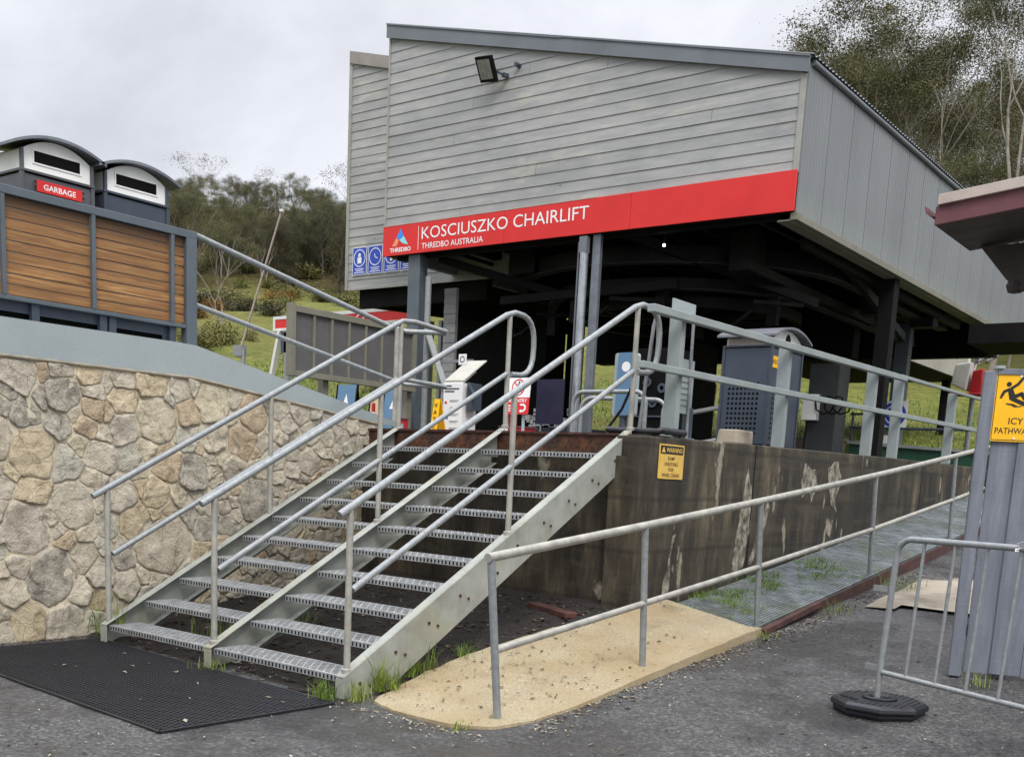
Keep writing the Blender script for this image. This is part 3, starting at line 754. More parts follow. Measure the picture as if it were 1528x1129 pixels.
F = Fr((-.161, 6.66, 2.70), (0, 1, 0), (1, 0, 0)); mb = MB(); rect(mb, F, -.385, -.05, 0, .12, 0, .004); mb.build('plate', 'sign_yellow', s_)
text(F, -.365, .04, 'RECYCLE', .045, 'sign_black', s_, .29, .0045, .015)

# ------------------------------------------------------------------ ramp beside the wall
def ramp_z(x, y): return .31 + .117 * (y - 3.75) + .1 * (1.06 - x) / .78
t = thing('ramp', 'grey slatted steel ramp with a rusty brown edge beam climbing along the stained wall', 'ramp', (.7, 7, .6))
mb = MB(); n = 24; w = (1.10 - .30) / n
for k in range(n):
    xa = .30 + k * w; xb = xa + w * .74; ys_ = (3.44 if xa < .7 else 3.6); 
    mb.prism([(xa, ys_, ramp_z(xa, ys_)), (xb, ys_, ramp_z(xb, ys_)), (xb, 13.4, ramp_z(xb, 13.4)), (xa, 13.4, ramp_z(xa, 13.4))], (0, 0, -.03))
mb.build('slat_deck', 'deck_slat', t)
mb = MB()
for k in range(40):
    y = 3.66 + k * .25; mb.box(.3, 1.1, y, y + .03, ramp_z(1.1, y) - .075, ramp_z(1.1, y) - .032)
mb.build('cross_bar', 'brown_steel', t)
mb = MB(); ya, yb = 3.64, 13.4
mb.prism([(1.115, ya, ramp_z(1.1, ya) - .13), (1.115, yb, ramp_z(1.1, yb) - .2), (1.115, yb, ramp_z(1.1, yb) - .02), (1.115, ya, ramp_z(1.1, ya) - .005)], (.016, 0, 0))
mb.prism([(1.132, 3.66, ramp_z(1.1, 3.66) - .005), (1.132, 4.9, ramp_z(1.1, 4.9) + .02), (1.132, 4.9, ramp_z(1.1, 4.9) - .03), (1.132, 3.66, ramp_z(1.1, 3.66) - .05)], (.05, 0, 0))
for y in (4.3, 5.6, 7.2, 8.8, 10.6): mb.box(1.07, 1.11, y, y + .06, zg(1.1, y) - .05, ramp_z(1.1, y) - .03)
mb.build('edge_beam', 'brown_steel', t)

t = thing('ramp_handrail', 'weathered two-pipe handrail on round posts along the outer side of the ramp', 'railing', (1.07, 4, .5))
def rtop(y): return .975 + .0955 * y + .0012 * y * y
mb = MB(); mb.tube([(1.06, y, rtop(y)) for y in (.10, 1.79, 3.6, 5, 6.28, 7.6, 9.0, 10.5)], .0275, 14); o = mb.build('top_rail', 'worn_galv', t)
mb = MB()
mb.tube([(1.06, y, z) for y, z in ((.19, .452), (1.84, .614), (3.7, .80), (6.35, 1.08), (9.3, 1.43), (10.5, 1.58))], .0225, 12); mb.build('mid_rail', 'worn_galv', t)
for yt, yb, zb in ((.13, .27, -.05), (1.80, 1.90, .10), (3.62, 3.76, .2), (6.3, 6.42, .52), (9.05, 9.2, .85)):
    mb = MB(); mb.cyl((1.06, yb, zb), (1.06, yt, rtop(yt) - .01), .0235, 14); mb.build('post', 'galvanised', t)
# ------------------------------------------------------------------ chairlift station
YF, XL, XR, YB = 8.0, -7.57, -.82, 20.5
stn = thing('station_building', 'grey weatherboard chairlift station raised on posts above the terrace with a sloping roof', 'building', (-4, 12, 1.83))
def zr(x): return 7.845 + (x - XL) * (6.215 - 7.845) / (XR - XL)        # underside of the front fascia
def clip_z(P, f, keep_below=True):
    out = []; n = len(P)
    for i in range(n):
        p, q = P[i], P[(i + 1) % n]; a = p[1] - f(p[0]); b = q[1] - f(q[0])
        if a <= 0: out.append(p)
        if a * b < 0: u = a / (a - b); out.append((p[0] + (q[0] - p[0]) * u, p[1] + (q[1] - p[1]) * u))
    return out
def boards(mb, x0, x1, z0, z1, y, f=None, h=.149, gaps=.0, axis_='y', sgn=-1):
    k = 0; rr = random.Random(int(x0 * 100) + 7)
    while z0 + k * h < z1 - .01:
        a, b = z0 + k * h, min(z0 + (k + 1) * h, z1); k += 1
        cuts = [x0]
        if rr.random() < gaps: cuts.append(rr.uniform(x0 + .8, x1 - .8))
        cuts.append(x1)
        for xa, xb in zip(cuts, cuts[1:]):
            if xb != x1: xb -= .004
            P = [(xa, a), (xb, a), (xb, b), (xa, b)]
            if f: P = clip_z(P, f)
            if len(P) < 3: continue
            e = rr.uniform(-.0015, .0015)
            dep = lambda z: .004 + .0095 * (1 - (z - a) / h) + e
            def V(x, z, d): return (x, y + sgn * d, z) if axis_ == 'y' else (y - sgn * d, x, z)
            n = len(P); vs = [V(x, z, dep(z)) for x, z in P]; lo = [x for x, z in P if z < a + 1e-6]
            mb.add(vs, [list(range(n))])
            if len(lo) > 1: l0, l1 = min(lo), max(lo); mb.add([V(l0, a, dep(a)), V(l0, a, -.004), V(l1, a, -.004), V(l1, a, dep(a))], [(0, 1, 2, 3)])
mb = MB(); boards(mb, XL, XR - .07, 5.115, 8.1, YF, lambda x: zr(x) + .04, gaps=.45); mb.build('front_wall', 'weatherboard', stn)
mb = MB(); mb.prism([(XL, YF + .01, 4.70), (XR, YF + .01, 4.70), (XR, YF + .01, 6.33), (XL, YF + .01, 7.96)], (0, .12, 0)); mb.build('wall_frame', 'interior_dark', stn)
mb = MB(); mb.box(XL - .03, XL - .0, YF - .03, YF + .05, 5.13, 7.85); mb.prism([(XR - .07, YF - .026, 5.13), (XR + .0, YF - .026, 5.13), (XR + .0, YF - .026, 6.21), (XR - .07, YF - .026, 6.23)], (0, .034, 0)); mb.build('corner_trim', 'trim_grey', stn, .003)
# fascia in two lengths with a lapped joint
mb = MB()
sl = (6.215 - 7.845) / (XR - XL)
for xa, xb, dy in ((XL - .06, -4.33, 0), (-4.37, XR + .04, -.004)):
    mb.prism([(xa, YF - .06 + dy, zr(xa)), (xb, YF - .06 + dy, zr(xb)), (xb, YF - .06 + dy, zr(xb) + .165), (xa, YF - .06 + dy, zr(xa) + .175)], (0, .02, 0))
    mb.prism([(xa, YF - .075 + dy, zr(xa) + .176), (xb, YF - .075 + dy, zr(xb) + .166), (xb, YF - .075 + dy, zr(xb) + .186), (xa, YF - .075 + dy, zr(xa) + .196)], (0, .1, 0))
mb.build('fascia', 'fascia_metal', stn)
# corrugated roof
mb = MB(); xs = [XL - .05, XR + .075]; per = .105; n = int((YB - YF + .1) / per * 6)
for i in range(n + 1):
    y = YF - .05 + i * per / 6; w = .014 * math.sin(2 * math.pi * i / 6)
    for x in xs: mb.v.append((x, y, zr(x) + .2 + w))
    for x in xs: mb.v.append((x, y, zr(x) + .194 + w))
for i in range(n):
    a, b = i * 4, i * 4 + 4
    for f in ((a, a + 1, b + 1, b), (a + 2, b + 2, b + 3, a + 3), (a + 1, a + 3, b + 3, b + 1)): mb.f.append(list(f)); mb.m.append(0); mb.sm.append(False)
mb.build('roof', 'corrugated', stn)
# gutter line under the eave, slightly sagged
mb = MB(); pts = [(XR + .04, y, zr(XR) + .125 + .012 * noise.noise((y * .8, 0, 0))) for y in axis((YF + .05, YB, 40))]
mb.tube(pts, .035, 8); mb.build('gutter', 'fascia_metal', stn)
# side wall of ribbed sheets
mb = MB(); y = YF + .0; zt_ = zr(XR) + .12; zb_ = 4.685
k = 0; yy = [YF]
while yy[-1] < YB: yy.append(min(yy[-1] + .745, YB))
for a, b in zip(yy, yy[1:]):
    prof = [(a, 0), (a + .01, .0), (a + .016, .02)]; q = a + .016
    while q < b - .1:
        prof += [(q + .06, .02), (q + .066, .015), (q + .078, .015), (q + .084, .02)]; q += .0912
    prof += [(b - .012, .02), (b - .006, 0), (b, 0)]
    prof = [p for i, p in enumerate(prof) if i == 0 or p[0] > prof[i - 1][0]]
    m0 = len(mb.v)
    vs = [(XR + d, yq, z) for yq, d in prof for z in (zb_, zt_)]
    mb.add(vs, [(2 * i, 2 * i + 2, 2 * i + 3, 2 * i + 1) for i in range(len(prof) - 1)])
mb.build('side_wall', 'wall_cladding', stn)
mb = MB(); mb.box(XR - .06, XR + .03, YF + .001, YB, 4.60, 4.684); mb.box(XR - .22, XR - .061, YF + .001, YB, 4.59, 4.61)
mb.build('bottom_trim', 'taupe_frame', stn, .004)
mb = MB(); mb.box(XL, XL + .1, YF + .14, YB, 4.69, 7.6); mb.box(XL + .101, XR - .07, YB - .1, YB, 4.66, 6.2); mb.build('rear_wall', 'weatherboard', stn)
# lower rear wing on the left
xl2, y2 = -10.12, 9.6
def zr2(x): return 8.44 - (x - xl2) * .262
mb = MB(); boards(mb, xl2 + .05, -6.2, 4.62, 8.44, y2, zr2, gaps=.15); w_ = mb.build('wing_wall', 'weatherboard', stn)
mb = MB(); mb.prism([(xl2, y2 - .05, zr2(xl2)), (-7.2, y2 - .05, zr2(-7.2)), (-7.2, y2 - .05, zr2(-7.2) + .2), (xl2, y2 - .05, zr2(xl2) + .2)], (0, .03, 0)); mb.build('wing_fascia', 'fascia_brown', stn)
mb = MB(); mb.box(xl2 - .02, xl2 + .05, y2 - .03, y2 + .06, 4.6, 8.45); mb.box(xl2 + .051, -6.2, y2 - .026, y2 + .0, 4.585, 4.6195); mb.build('wing_trim', 'trim_grey', stn)
mb = MB(); mb.prism([(xl2 + .02, y2 + .06, 4.66), (-7.6, y2 + .06, 4.66), (-7.6, y2 + .06, 7.9), (xl2 + .02, y2 + .06, 8.5)], (0, 3, 0)); mb.build('wing_body', 'interior_dark', stn)
# dark underside: ceiling, joists, beams
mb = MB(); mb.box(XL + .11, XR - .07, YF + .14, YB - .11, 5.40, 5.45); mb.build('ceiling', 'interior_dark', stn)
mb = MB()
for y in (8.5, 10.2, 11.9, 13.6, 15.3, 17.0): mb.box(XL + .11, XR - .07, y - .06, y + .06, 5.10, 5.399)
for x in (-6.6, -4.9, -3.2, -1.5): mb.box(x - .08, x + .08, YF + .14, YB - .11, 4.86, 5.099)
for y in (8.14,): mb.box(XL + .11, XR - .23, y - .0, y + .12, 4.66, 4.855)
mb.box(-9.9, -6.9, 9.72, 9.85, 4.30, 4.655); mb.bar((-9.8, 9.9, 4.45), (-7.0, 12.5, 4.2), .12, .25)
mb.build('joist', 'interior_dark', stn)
# posts under the front
mb = MB(); mb.box(-7.10, -6.86, 8.02, 8.2, 1.83, 4.69); mb.build('post', 'blue_steel', stn, .006)
mb = MB(); mb.box(-3.70, -3.575, 8.02, 8.09, 1.83, 4.69); mb.build('post', 'lid_steel', stn, .006)
for x, y, w in ((-.98, 12, .11), (-6.9, 12.4, .12)):
    MB().box(x - w, x + w, y - w, y + w, 1.83, 4.855).build('post', 'interior_dark', stn, .006)
MB().box(-2.1, -1.62, 12, 12.45, 1.83, 3.4).build('plinth', 'dark_grey', stn, .006)
mb = MB(); mb.cyl((-3.80, 7.98, 1.83), (-3.80, 7.98, 4.45), .06, 16); mb.build('downpipe', 'chrome_pipe', stn)
mb = MB(); mb.box(-3.86, -3.74, 7.93, 8.015, 4.451, 4.66); mb.cyl((-3.9, 7.99, 1.83), (-3.9, 7.99, 4.6), .014, 8); mb.build('pipe_head', 'fascia_metal', stn)
# attendant hut and dark bulkheads inside
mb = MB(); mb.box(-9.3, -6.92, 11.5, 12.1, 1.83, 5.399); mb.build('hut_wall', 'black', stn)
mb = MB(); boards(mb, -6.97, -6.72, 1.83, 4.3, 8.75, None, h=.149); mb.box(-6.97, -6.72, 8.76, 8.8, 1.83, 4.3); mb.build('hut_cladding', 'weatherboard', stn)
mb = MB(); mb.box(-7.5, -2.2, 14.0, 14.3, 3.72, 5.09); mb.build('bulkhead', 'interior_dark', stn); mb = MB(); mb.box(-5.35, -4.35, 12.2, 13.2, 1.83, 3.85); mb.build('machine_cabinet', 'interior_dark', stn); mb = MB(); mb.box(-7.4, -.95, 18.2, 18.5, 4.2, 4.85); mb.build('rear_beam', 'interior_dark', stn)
# far ribbed box of the station with its black underside
fs_ = thing('rear_shed', 'beige ribbed metal shed seen beyond the underside of the station', 'shed', (-5, 21, 4.3))
mb = MB(); mb.box(-3.92, -3.9, 20.75, 27.4, 4.66, 6.9); mb.build('ribbed_wall', 'ribbed_wall', fs_)
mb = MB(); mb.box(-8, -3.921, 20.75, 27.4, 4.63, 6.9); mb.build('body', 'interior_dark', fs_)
for x, y in ((-4.3, 27), (-7.7, 27), (-4.3, 21.2), (-7.7, 21.2)): MB().box(x - .1, x + .1, y - .1, y + .1, zhill(x, y) - .2, 4.629).build('post', 'interior_dark', fs_)
MB().box(-3.89, -3.84, 27.3, 27.43, 4.62, 6.9).build('corner_trim', 'white_paint', fs_)
cp = thing('far_canopy', 'low dark flat canopy beyond the far end of the station side wall', 'canopy', (3, 16.5, 4.1))
MB().box(-.78, 8, 15.7, 17.4, 4.12, 4.45).build('roof_slab', 'interior_dark', cp)
for x, y in ((3.0, 15.9), (7.7, 15.9), (7.7, 17.2), (3.0, 17.2)): MB().box(x - .08, x + .08, y - .08, y + .08, 1.0, 4.119).build('post', 'interior_dark', cp)

# lift machinery hung under the station
lm = thing('lift_terminal', 'dark chairlift guide rails curving round the bullwheel under the station', 'lift machinery', (-4, 11.4, 4.4))
def loop(mb, cx, cy, r, yend, z, w, h):
    pts = [(cx + r, yend)] + [(cx + r * math.cos(R(a)), cy - r * math.sin(R(a))) for a in range(0, 181, 9)] + [(cx - r, yend)]
    n = len(pts); vs = []
    for i, (x, y) in enumerate(pts):
        a, b = pts[max(i - 1, 0)], pts[min(i + 1, n - 1)]; L = math.hypot(b[0] - a[0], b[1] - a[1]); nx, ny = -(b[1] - a[1]) / L, (b[0] - a[0]) / L
        for s_, zz in ((-1, 0), (1, 0), (1, h), (-1, h)): vs.append((x + nx * s_ * w / 2, y + ny * s_ * w / 2, z + zz))
    mb.add(vs, [(i * 4 + k, i * 4 + (k + 1) % 4, i * 4 + 4 + (k + 1) % 4, i * 4 + 4 + k) for i in range(n - 1) for k in range(4)])
for r_, z, w, h, nm in ((2.75, 4.48, .10, .22, 'guide_rail'), (2.2, 4.22, .08, .15, 'guide_rail')):
    mb = MB(); loop(mb, -4.2, 11.6, r_, 16.5, z, w, h); o = mb.build(nm, 'interior_metal', lm)
    mb = MB(); loop(mb, -4.2, 11.6, r_ - .02, 16.5, z - .012, w + .09, .011); mb.build('rail_flange', 'dark_grey', o)
for a in (10, 50, 90, 130, 170):
    x, y = -4.2 + 2.75 * math.cos(R(a)), 11.6 - 2.75 * math.sin(R(a))
    MB().box(x - .09, x + .09, y - .07, y + .07, 4.701, 5.1).build('hanger', 'interior_metal', lm)
for a in (25, 70, 110, 155):
    x, y = -4.2 + 2.2 * math.cos(R(a)), 11.6 - 2.2 * math.sin(R(a))
    MB().box(x - .08, x + .08, y - .06, y + .06, 3.8, 4.207).build('hanger', 'interior_metal', lm)
for y in (12.6, 14.4, 16.2):
    for x in (-1.45, -6.95): MB().box(x - .08, x + .08, y - .07, y + .07, 4.701, 4.86).build('hanger', 'interior_metal', lm)
mb = MB(); mb.lathe((-4.2, 11.7, 4.1), [(1.75, -.06), (1.85, -.06), (1.85, .1), (1.75, .1), (1.75, -.06)], 40); mb.lathe((-4.2, 11.7, 4.1), [(.02, -.3), (.3, -.3), (.3, .5), (.02, .5)], 20)
for k in range(8): a = R(45 * k); mb.bar((-4.2, 11.7, 4.12), (-4.2 + 1.76 * math.cos(a), 11.7 + 1.76 * math.sin(a), 4.12), .1, .08)
mb.cyl((-4.2, 11.7, 4.5), (-4.2, 11.7, 5.4), .2); mb.build('bullwheel', 'interior_metal', lm)
for a in (38, 88, 140):
    mb = MB(); x, y = -4.2 + 2.45 * math.cos(R(a)), 11.6 - 2.45 * math.sin(R(a)); mb.bar((x, y, 4.06), (x + .9 * math.sin(R(a)), y + .5, 4.05), .05, .05); mb.tube([(x, y, 3.95), (x - .2, y - .1, 3.75), (x - .45, y, 3.72), (x - .55, y + .2, 3.85)], .03, 8); mb.build('guide_arm', 'interior_metal', lm)
for k in range(7):
    x = -6.8 + k * .85; MB().tube([(x, 8.6, 4.84), (x + .1, 9.6, 4.8), (x + .1, 11.5, 4.82)], .03, 6).build('conduit', 'interior_metal', lm)
for x, y, w, h in ((-5.9, 9.0, .5, .35), (-2.3, 9.3, .4, .5), (-3.2, 10.0, .6, .3), (-1.7, 12.8, .35, .6), (-1.6, 15.0, .4, .5), (-4.9, 9.6, .3, .5)):
    MB().box(x, x + w, y, y + .3, 4.84 - h, 4.86).build('junction_box', 'interior_metal', lm, .01)
for a, b in (((-6.9, 8.5, 4.7), (-4.6, 10.4, 4.05)), ((-3.4, 8.4, 4.75), (-1.6, 10.8, 4.1)), ((-1.3, 10.5, 4.75), (-1.3, 13.8, 4.0)), ((-6.4, 9.5, 4.2), (-3.0, 9.2, 4.2)), ((-1.2, 9.2, 4.6), (-1.2, 16.5, 4.55)), ((-1.9, 9.0, 4.35), (-1.9, 14.0, 4.3))):
    MB().bar(a, b, .09, .12).build('brace', 'interior_metal', lm)
fl = thing('ceiling_lamp', 'small lit lamp under the dark station ceiling', 'lamp', (-2.86, 8.5, 4.6))
mb = MB(); mb.lathe((-2.84, 8.45, 4.56), [(.0, -.02), (.018, -.012), (.02, .012), (.012, .02)], 12); em = NT('lamp_glow'); em.b.inputs['Emission Color'].default_value = (1, .95, .85, 1); em.b.inputs['Emission Strength'].default_value = 4; M['lamp_glow'] = em.m
mb.build('bulb', 'lamp_glow', fl); MB().cyl((-2.84, 8.45, 4.61), (-2.84, 8.45, 5.1), .015, 8).build('stem', 'interior_metal', fl)

# ------------------------------------------------------------------ long red sign
sg = thing('station_sign', 'long red sign reading KOSCIUSZKO CHAIRLIFT in white along the station front', 'sign', (-4.2, 7.95, 4.9))
F = Fr((XL - .02, 7.95, 4.69), (1, 0, 0), (0, -1, 0)); L = XR + .02 - XL
sh = lambda a: .435 + .027 * a / L
for a, b in ((0, 2.398), (2.402, 4.498), (4.502, L)): MB().prism([F.p(a, 0), F.p(b, 0), F.p(b, sh(b)), F.p(a, sh(a))], (0, .03, 0)).build('panel', 'sign_red', sg, .002)
mb = MB(); mb.prism([F.p(0, .436, .004), F.p(3.95, .451, .004), F.p(3.95, .464, .004), F.p(0, .449, .004)], (0, .02, 0)); mb.build('edge_strip', 'cream_trim', sg)
text(F, .815, .195, 'KOSCIUSZKO CHAIRLIFT', .178, 'sign_white', sg, 3.03, .003, .0)
text(F, .82, .052, 'THREDBO AUSTRALIA', .085, 'sign_white', sg, 1.2, .003, .006)
text(F, .155, .048, 'THREDBO', .062, 'sign_white', sg, .44, .003, .03)
rect(MB(), F, .742, .75, .05, .385, .001, .003).build('divider', 'sign_white', sg)
poly(MB(), F, [(.2, .135), (.29, .255), (.335, .215), (.30, .135)], .001, .003).build('emblem', 'logo_orange', sg)
poly(MB(), F, [(.29, .255), (.375, .385), (.44, .27), (.36, .225)], .001, .003).build('emblem', 'logo_blue', sg)
poly(MB(), F, [(.345, .222), (.44, .27), (.535, .14), (.42, .17)], .001, .003).build('emblem', 'logo_cyan', sg)

# floodlight on the front wall
t = thing('floodlight', 'square black floodlight on a bracket high on the grey weatherboard front', 'floodlight', (-5.45, 7.9, 7.0))
u = Vector((-.05, -.42, .9)).normalized(); side = Vector((1, -.1, -.12)).normalized(); nr = side.cross(u).normalized()
c = Vector((-5.5, 7.78, 7.0))
mb = MB()
def slab(mb, c, a, b, d): mb.prism([c - a - b - d, c + a - b - d, c + a + b - d, c - a + b - d], d * 2)
slab(mb, c, side * .155, u * .165, nr * .03); slab(mb, c - nr * .05, side * .12, u * .12, nr * .019)
mb.build('housing', 'black', t, .008)
gm = NT('lamp_glass'); n = gm.noise(14, 4); M['lamp_glass'] = gm.set(gm.ramp(n, [(.3, '6f6f6c'), (.7, '8b8b86')]), .25)
mb = MB(); slab(mb, c + nr * .0315, side * .12, u * .125, nr * .001); mb.build('glass', 'lamp_glass', t)
mb = MB(); mb.bar(c - nr * .06, (-5.3, 7.9, 6.93), .03, .03); mb.bar((-5.3, 7.9, 6.93), (-5.27, 7.98, 6.93), .05, .05);  mb.build('bracket', 'charcoal', t)
t = thing('wall_vent', 'tiny round grey fitting on the boards above the floodlight', 'fitting', (-5.05, 7.95, 7.1))
MB().cyl((-5.08, 7.9, 7.03), (-5.08, 7.99, 7.03), .03).build('cap', 'charcoal', t)

# four blue notices on the wing
picts = ['blue notice with a seated rider pictogram, leftmost of the four on the station wing', 'blue notice with a clock-like dial pictogram, second of four on the station wing',
         'blue notice with a standing figure, third of four, partly behind the red sign', 'blue notice mostly hidden behind the red sign and post, fourth on the wing']
for i in range(4):
    a = -9.945 + i * .395; F = Fr((a, 9.57, 4.84), (1, 0, 0), (0, -1, 0))
    t = tag(bpy.data.objects.new('safety_notice', None), picts[i], 'sign', 'blue safety notices on the station wing'); COL.objects.link(t); t.location = (a + .18, 9.57, 4.84)
    mb = MB(); rect(mb, F, 0, .36, 0, .48, 0, .004); mb.build('plate', 'sign_white', t)
    mb = MB(); rect(mb, F, .012, .348, .012, .468, .0045, .006); mb.build('field', 'sign_blue', t)
    mb = MB(); ring(mb, F, .18, .29, .135, .15, .0065, .008)
    if i == 0: rect(mb, F, .13, .23, .2, .3, .0065, .008); disc(mb, F, .18, .345, .03, .0065, .008); rect(mb, F, .14, .22, .31, .32, .0065, .0082)
    elif i == 1: stroke(mb, F, [(.16, .34), (.18, .28), (.24, .26)], .016, .0065, .008)
    else: rect(mb, F, .155, .205, .19, .31, .0065, .008); disc(mb, F, .18, .345, .026, .0065, .008)
    for k, w in enumerate((.26, .18, .22)): rect(mb, F, .18 - w / 2, .18 + w / 2, .035 + k * .032, .048 + k * .032, .0065, .008)
    mb.build('pictogram', 'sign_white', t)

# ------------------------------------------------------------------ steel railing on the wall top
t = thing('terrace_railing', 'heavy grey steel railing of flat posts along the top of the stained retaining wall', 'railing', (.25, 7, 1.85))
def wt(y): return 1.80 + .0125 * (y - 3)
mb = MB(); mb.prism([(.235, 3.0, 2.762), (.235, 9.3, 2.84), (.235, 9.3, 2.902), (.235, 3.0, 2.824)], (.07, 0, 0)); mb.prism([(.232, 9.15, 2.87), (.232, 13.4, 2.915), (.232, 13.4, 2.955), (.232, 9.15, 2.91)], (.05, 0, 0)); mb.build('top_rail', 'painted_steel', t, .006)
mb = MB(); mb.prism([(.245, 2.9, 2.325), (.245, 13.4, 2.44), (.245, 13.4, 2.495), (.245, 2.9, 2.38)], (.05, 0, 0)); mb.build('mid_rail', 'painted_steel', t, .006)
for y in (3.62, 5.85, 8.42, 9.4, 11.8): MB().box(.11, .234, y - .035, y + .035, wt(y), 2.80 + .0125 * (y - 3)).build('post', 'painted_steel', t, .006)

# WARNING plate on the wall
t = thing('warning_sign', 'amber plate warning the ramp is unsuitable for wheel chairs, on the stained wall', 'sign', (.29, 3.5, 1.6))
F = Fr((.283, 3.265, 1.475), (0, 1, 0), (1, 0, 0)); W = .425; H = .285
rrect(MB(), F, 0, W, 0, H, .012, 0, .004).build('plate', 'sign_amber', t)
mb = MB(); rect(mb, F, .02, W - .02, H - .08, H - .012, .0045, .0055); mb.build('header', 'sign_black', t)
text(F, .115, H - .064, 'WARNING', .038, 'sign_amber', t, .27, .006, .02)
poly(MB(), F, [(.035, H - .068), (.1, H - .068), (.0675, H - .02)], .0056, .0065).build('triangle', 'sign_amber', t)
for k, s_ in enumerate(('RAMP', 'UNSUITABLE', 'FOR', 'WHEEL CHAIRS')): text(F, W / 2, .155 - k * .046, s_, .03, 'sign_black', t, {0: .12, 1: .23, 2: .085, 3: .3}[k], .0048, .012, 'CENTER')

# ------------------------------------------------------------------ grey board fence with ICY PATHWAYS sign
fb = thing('board_fence', 'grey painted vertical board fence at the right with a corner post', 'fence', (3.6, 3.45, .2))
A = Vector((2.80, 3.19, 0)); dx = Vector((.951, .309, 0)); nb = Vector((.309, -.951, 0))
FF = Fr(A, dx, nb)
zb_ = .265; x = .06; k = 0
wid = [.165, .20, .16, .19, .16, .2, .165, .19, .16, .2, .17, .19, .16, .2, .17]
for k, w in enumerate(wid):
    d = .0 if k % 2 == 0 else .016
    mb = MB(); rect(mb, FF, x + .002, x + w - .002 + (.02 if k % 2 == 0 else 0), zb_ + rs.uniform(-.02, .0), 2.262, d - .018, d)
    mb.build('board', 'grey_board', fb, .003); x += w
mb = MB(); rect(mb, FF, -.03, .05, .22, 2.285, -.09, .024); mb.build('corner_post', 'grey_board', fb, .004)
rect(MB(), FF, .051, x, 2.263, 2.30, -.06, .03).build('capping', 'grey_board', fb, .003)
for za, zb2 in ((.5, .58), (1.9, 1.98)): rect(MB(), FF, .051, x, za, zb2, -.07, -.0185).build('rail', 'grey_board', fb, .003)
for q in (.25, 1.3, 2.4): rect(MB(), FF, q, q + .09, .1, 1.9, -.17, -.071).build('back_post', 'grey_board', fb)
mb = MB(); disc(mb, Fr((2.83, 3.2, 2.3), (1, 0, 0), (0, 0, 1), (0, 1, 0)), .03, .0, .035, 0, .02); mb.build('post_cap', 'cap_steel', fb)
t = thing('icy_pathways_sign', 'yellow ICY PATHWAYS sign with a slipping figure on the grey board fence', 'sign', tuple(FF.p(.2, 2.05, .03)))
FS = Fr(FF.p(.045, 1.83, .0185), dx, nb); W = .30; H = .455
rrect(MB(), FS, 0, W, 0, H, .022, 0, .004).build('plate', 'sign_yellow', t)
mb = MB(); e = .008
for a0, a1, b0, b1 in ((.022, W - .022, e, e + .004), (.022, W - .022, H - e - .004, H - e), (e, e + .004, .022, H - .022), (W - e - .004, W - e, .022, H - .022)): rect(mb, FS, a0, a1, b0, b1, .0045, .0055)
for cx, cy, st_ in ((W - .022, H - .022, 0), (.022, H - .022, 90), (.022, .022, 180), (W - .022, .022, 270)): ring(mb, FS, cx, cy, .01, .014, .0045, .0055, 6, st_, st_ + 90)
mb.build('border', 'sign_black', t)
mb = MB(); d0, d1 = .0045, .0058
disc(mb, FS, .082, .372, .0155, d0, d1)
stroke(mb, FS, [(.098, .345), (.135, .372), (.158, .405)], .018, d0, d1); disc(mb, FS, .163, .412, .009, d0, d1)
stroke(mb, FS, [(.085, .338), (.058, .325), (.045, .295)], .018, d0, d1); disc(mb, FS, .042, .287, .008, d0, d1)
poly(mb, FS, [(.075, .345), (.105, .352), (.135, .285), (.095, .272)], d0, d1 + .0001)
stroke(mb, FS, [(.118, .29), (.165, .312), (.19, .275)], .024, d0, d1); stroke(mb, FS, [(.183, .28), (.205, .292)], .014, d0, d1 - .0002)
stroke(mb, FS, [(.105, .282), (.15, .262), (.195, .243)], .026, d0, d1); stroke(mb, FS, [(.19, .245), (.212, .268)], .014, d0, d1 - .0002)
poly(mb, FS, [(.075, .25), (.12, .246), (.15, .232), (.178, .236), (.17, .228), (.13, .224), (.11, .236), (.078, .242)], d0, d1)
mb.build('pictogram', 'sign_black', t)
text(FS, W / 2, .115, 'ICY', .043, 'sign_black', t, .09, .005, .01, 'CENTER'); text(FS, W / 2, .052, 'PATHWAYS', .04, 'sign_black', t, .245, .005, .01, 'CENTER')
mb = MB()
for b in (.022, H - .03): disc(mb, FS, W / 2, b, .007, .004, .008)
mb.build('screw', 'stainless', t)

# ------------------------------------------------------------------ mauve-roofed hut at the right edge
ht = thing('hut_eave', 'overhanging eave of a mauve timber hut with pale barge trim at the right edge', 'hut', (4, 4.2, 1))
def ez(x): return 3.35 + (x - 2.2) * .105
mb = MB(); mb.prism([(2.2, 3.6, ez(2.2)), (6.5, 3.6, ez(6.5)), (6.5, 3.6, ez(6.5) + .128), (2.2, 3.6, ez(2.2) + .128)], (0, .03, 0)); mb.build('barge_board', 'mauve_board', ht, .003)
mb = MB(); mb.prism([(2.215, 3.57, ez(2.2) + .13), (6.5, 3.57, ez(6.5) + .13), (6.5, 3.57, ez(6.5) + .2), (2.215, 3.57, ez(2.2) + .2)], (0, .05, 0)); mb.build('barge_trim', 'cream_trim', ht, .003)
mb = MB(); mb.prism([(2.21, 3.621, ez(2.2) + .135), (6.5, 3.621, ez(6.5) + .135), (6.5, 3.621, ez(6.5) + .19), (2.21, 3.621, ez(2.2) + .19)], (0, 1.1, 0)); mb.build('roof', 'corrugated', ht)
mb = MB(); mb.prism([(2.19, 3.631, 3.36), (6.5, 3.631, ez(6.5) + .01), (6.5, 3.631, ez(6.5) + .134), (2.19, 3.631, 3.48)], (0, .95, 0)); mb.build('soffit', 'soffit_dark', ht)
mb = MB(); pr = [(-.0, .0), (-.05, .03), (-.06, .075), (-.052, .075), (-.042, .036), (-.0, .012)]
mb.prism([(2.185 + a, 3.585, 3.405 + b) for a, b in pr], (0, 1.05, 0)); mb.build('gutter', 'mauve_board', ht)
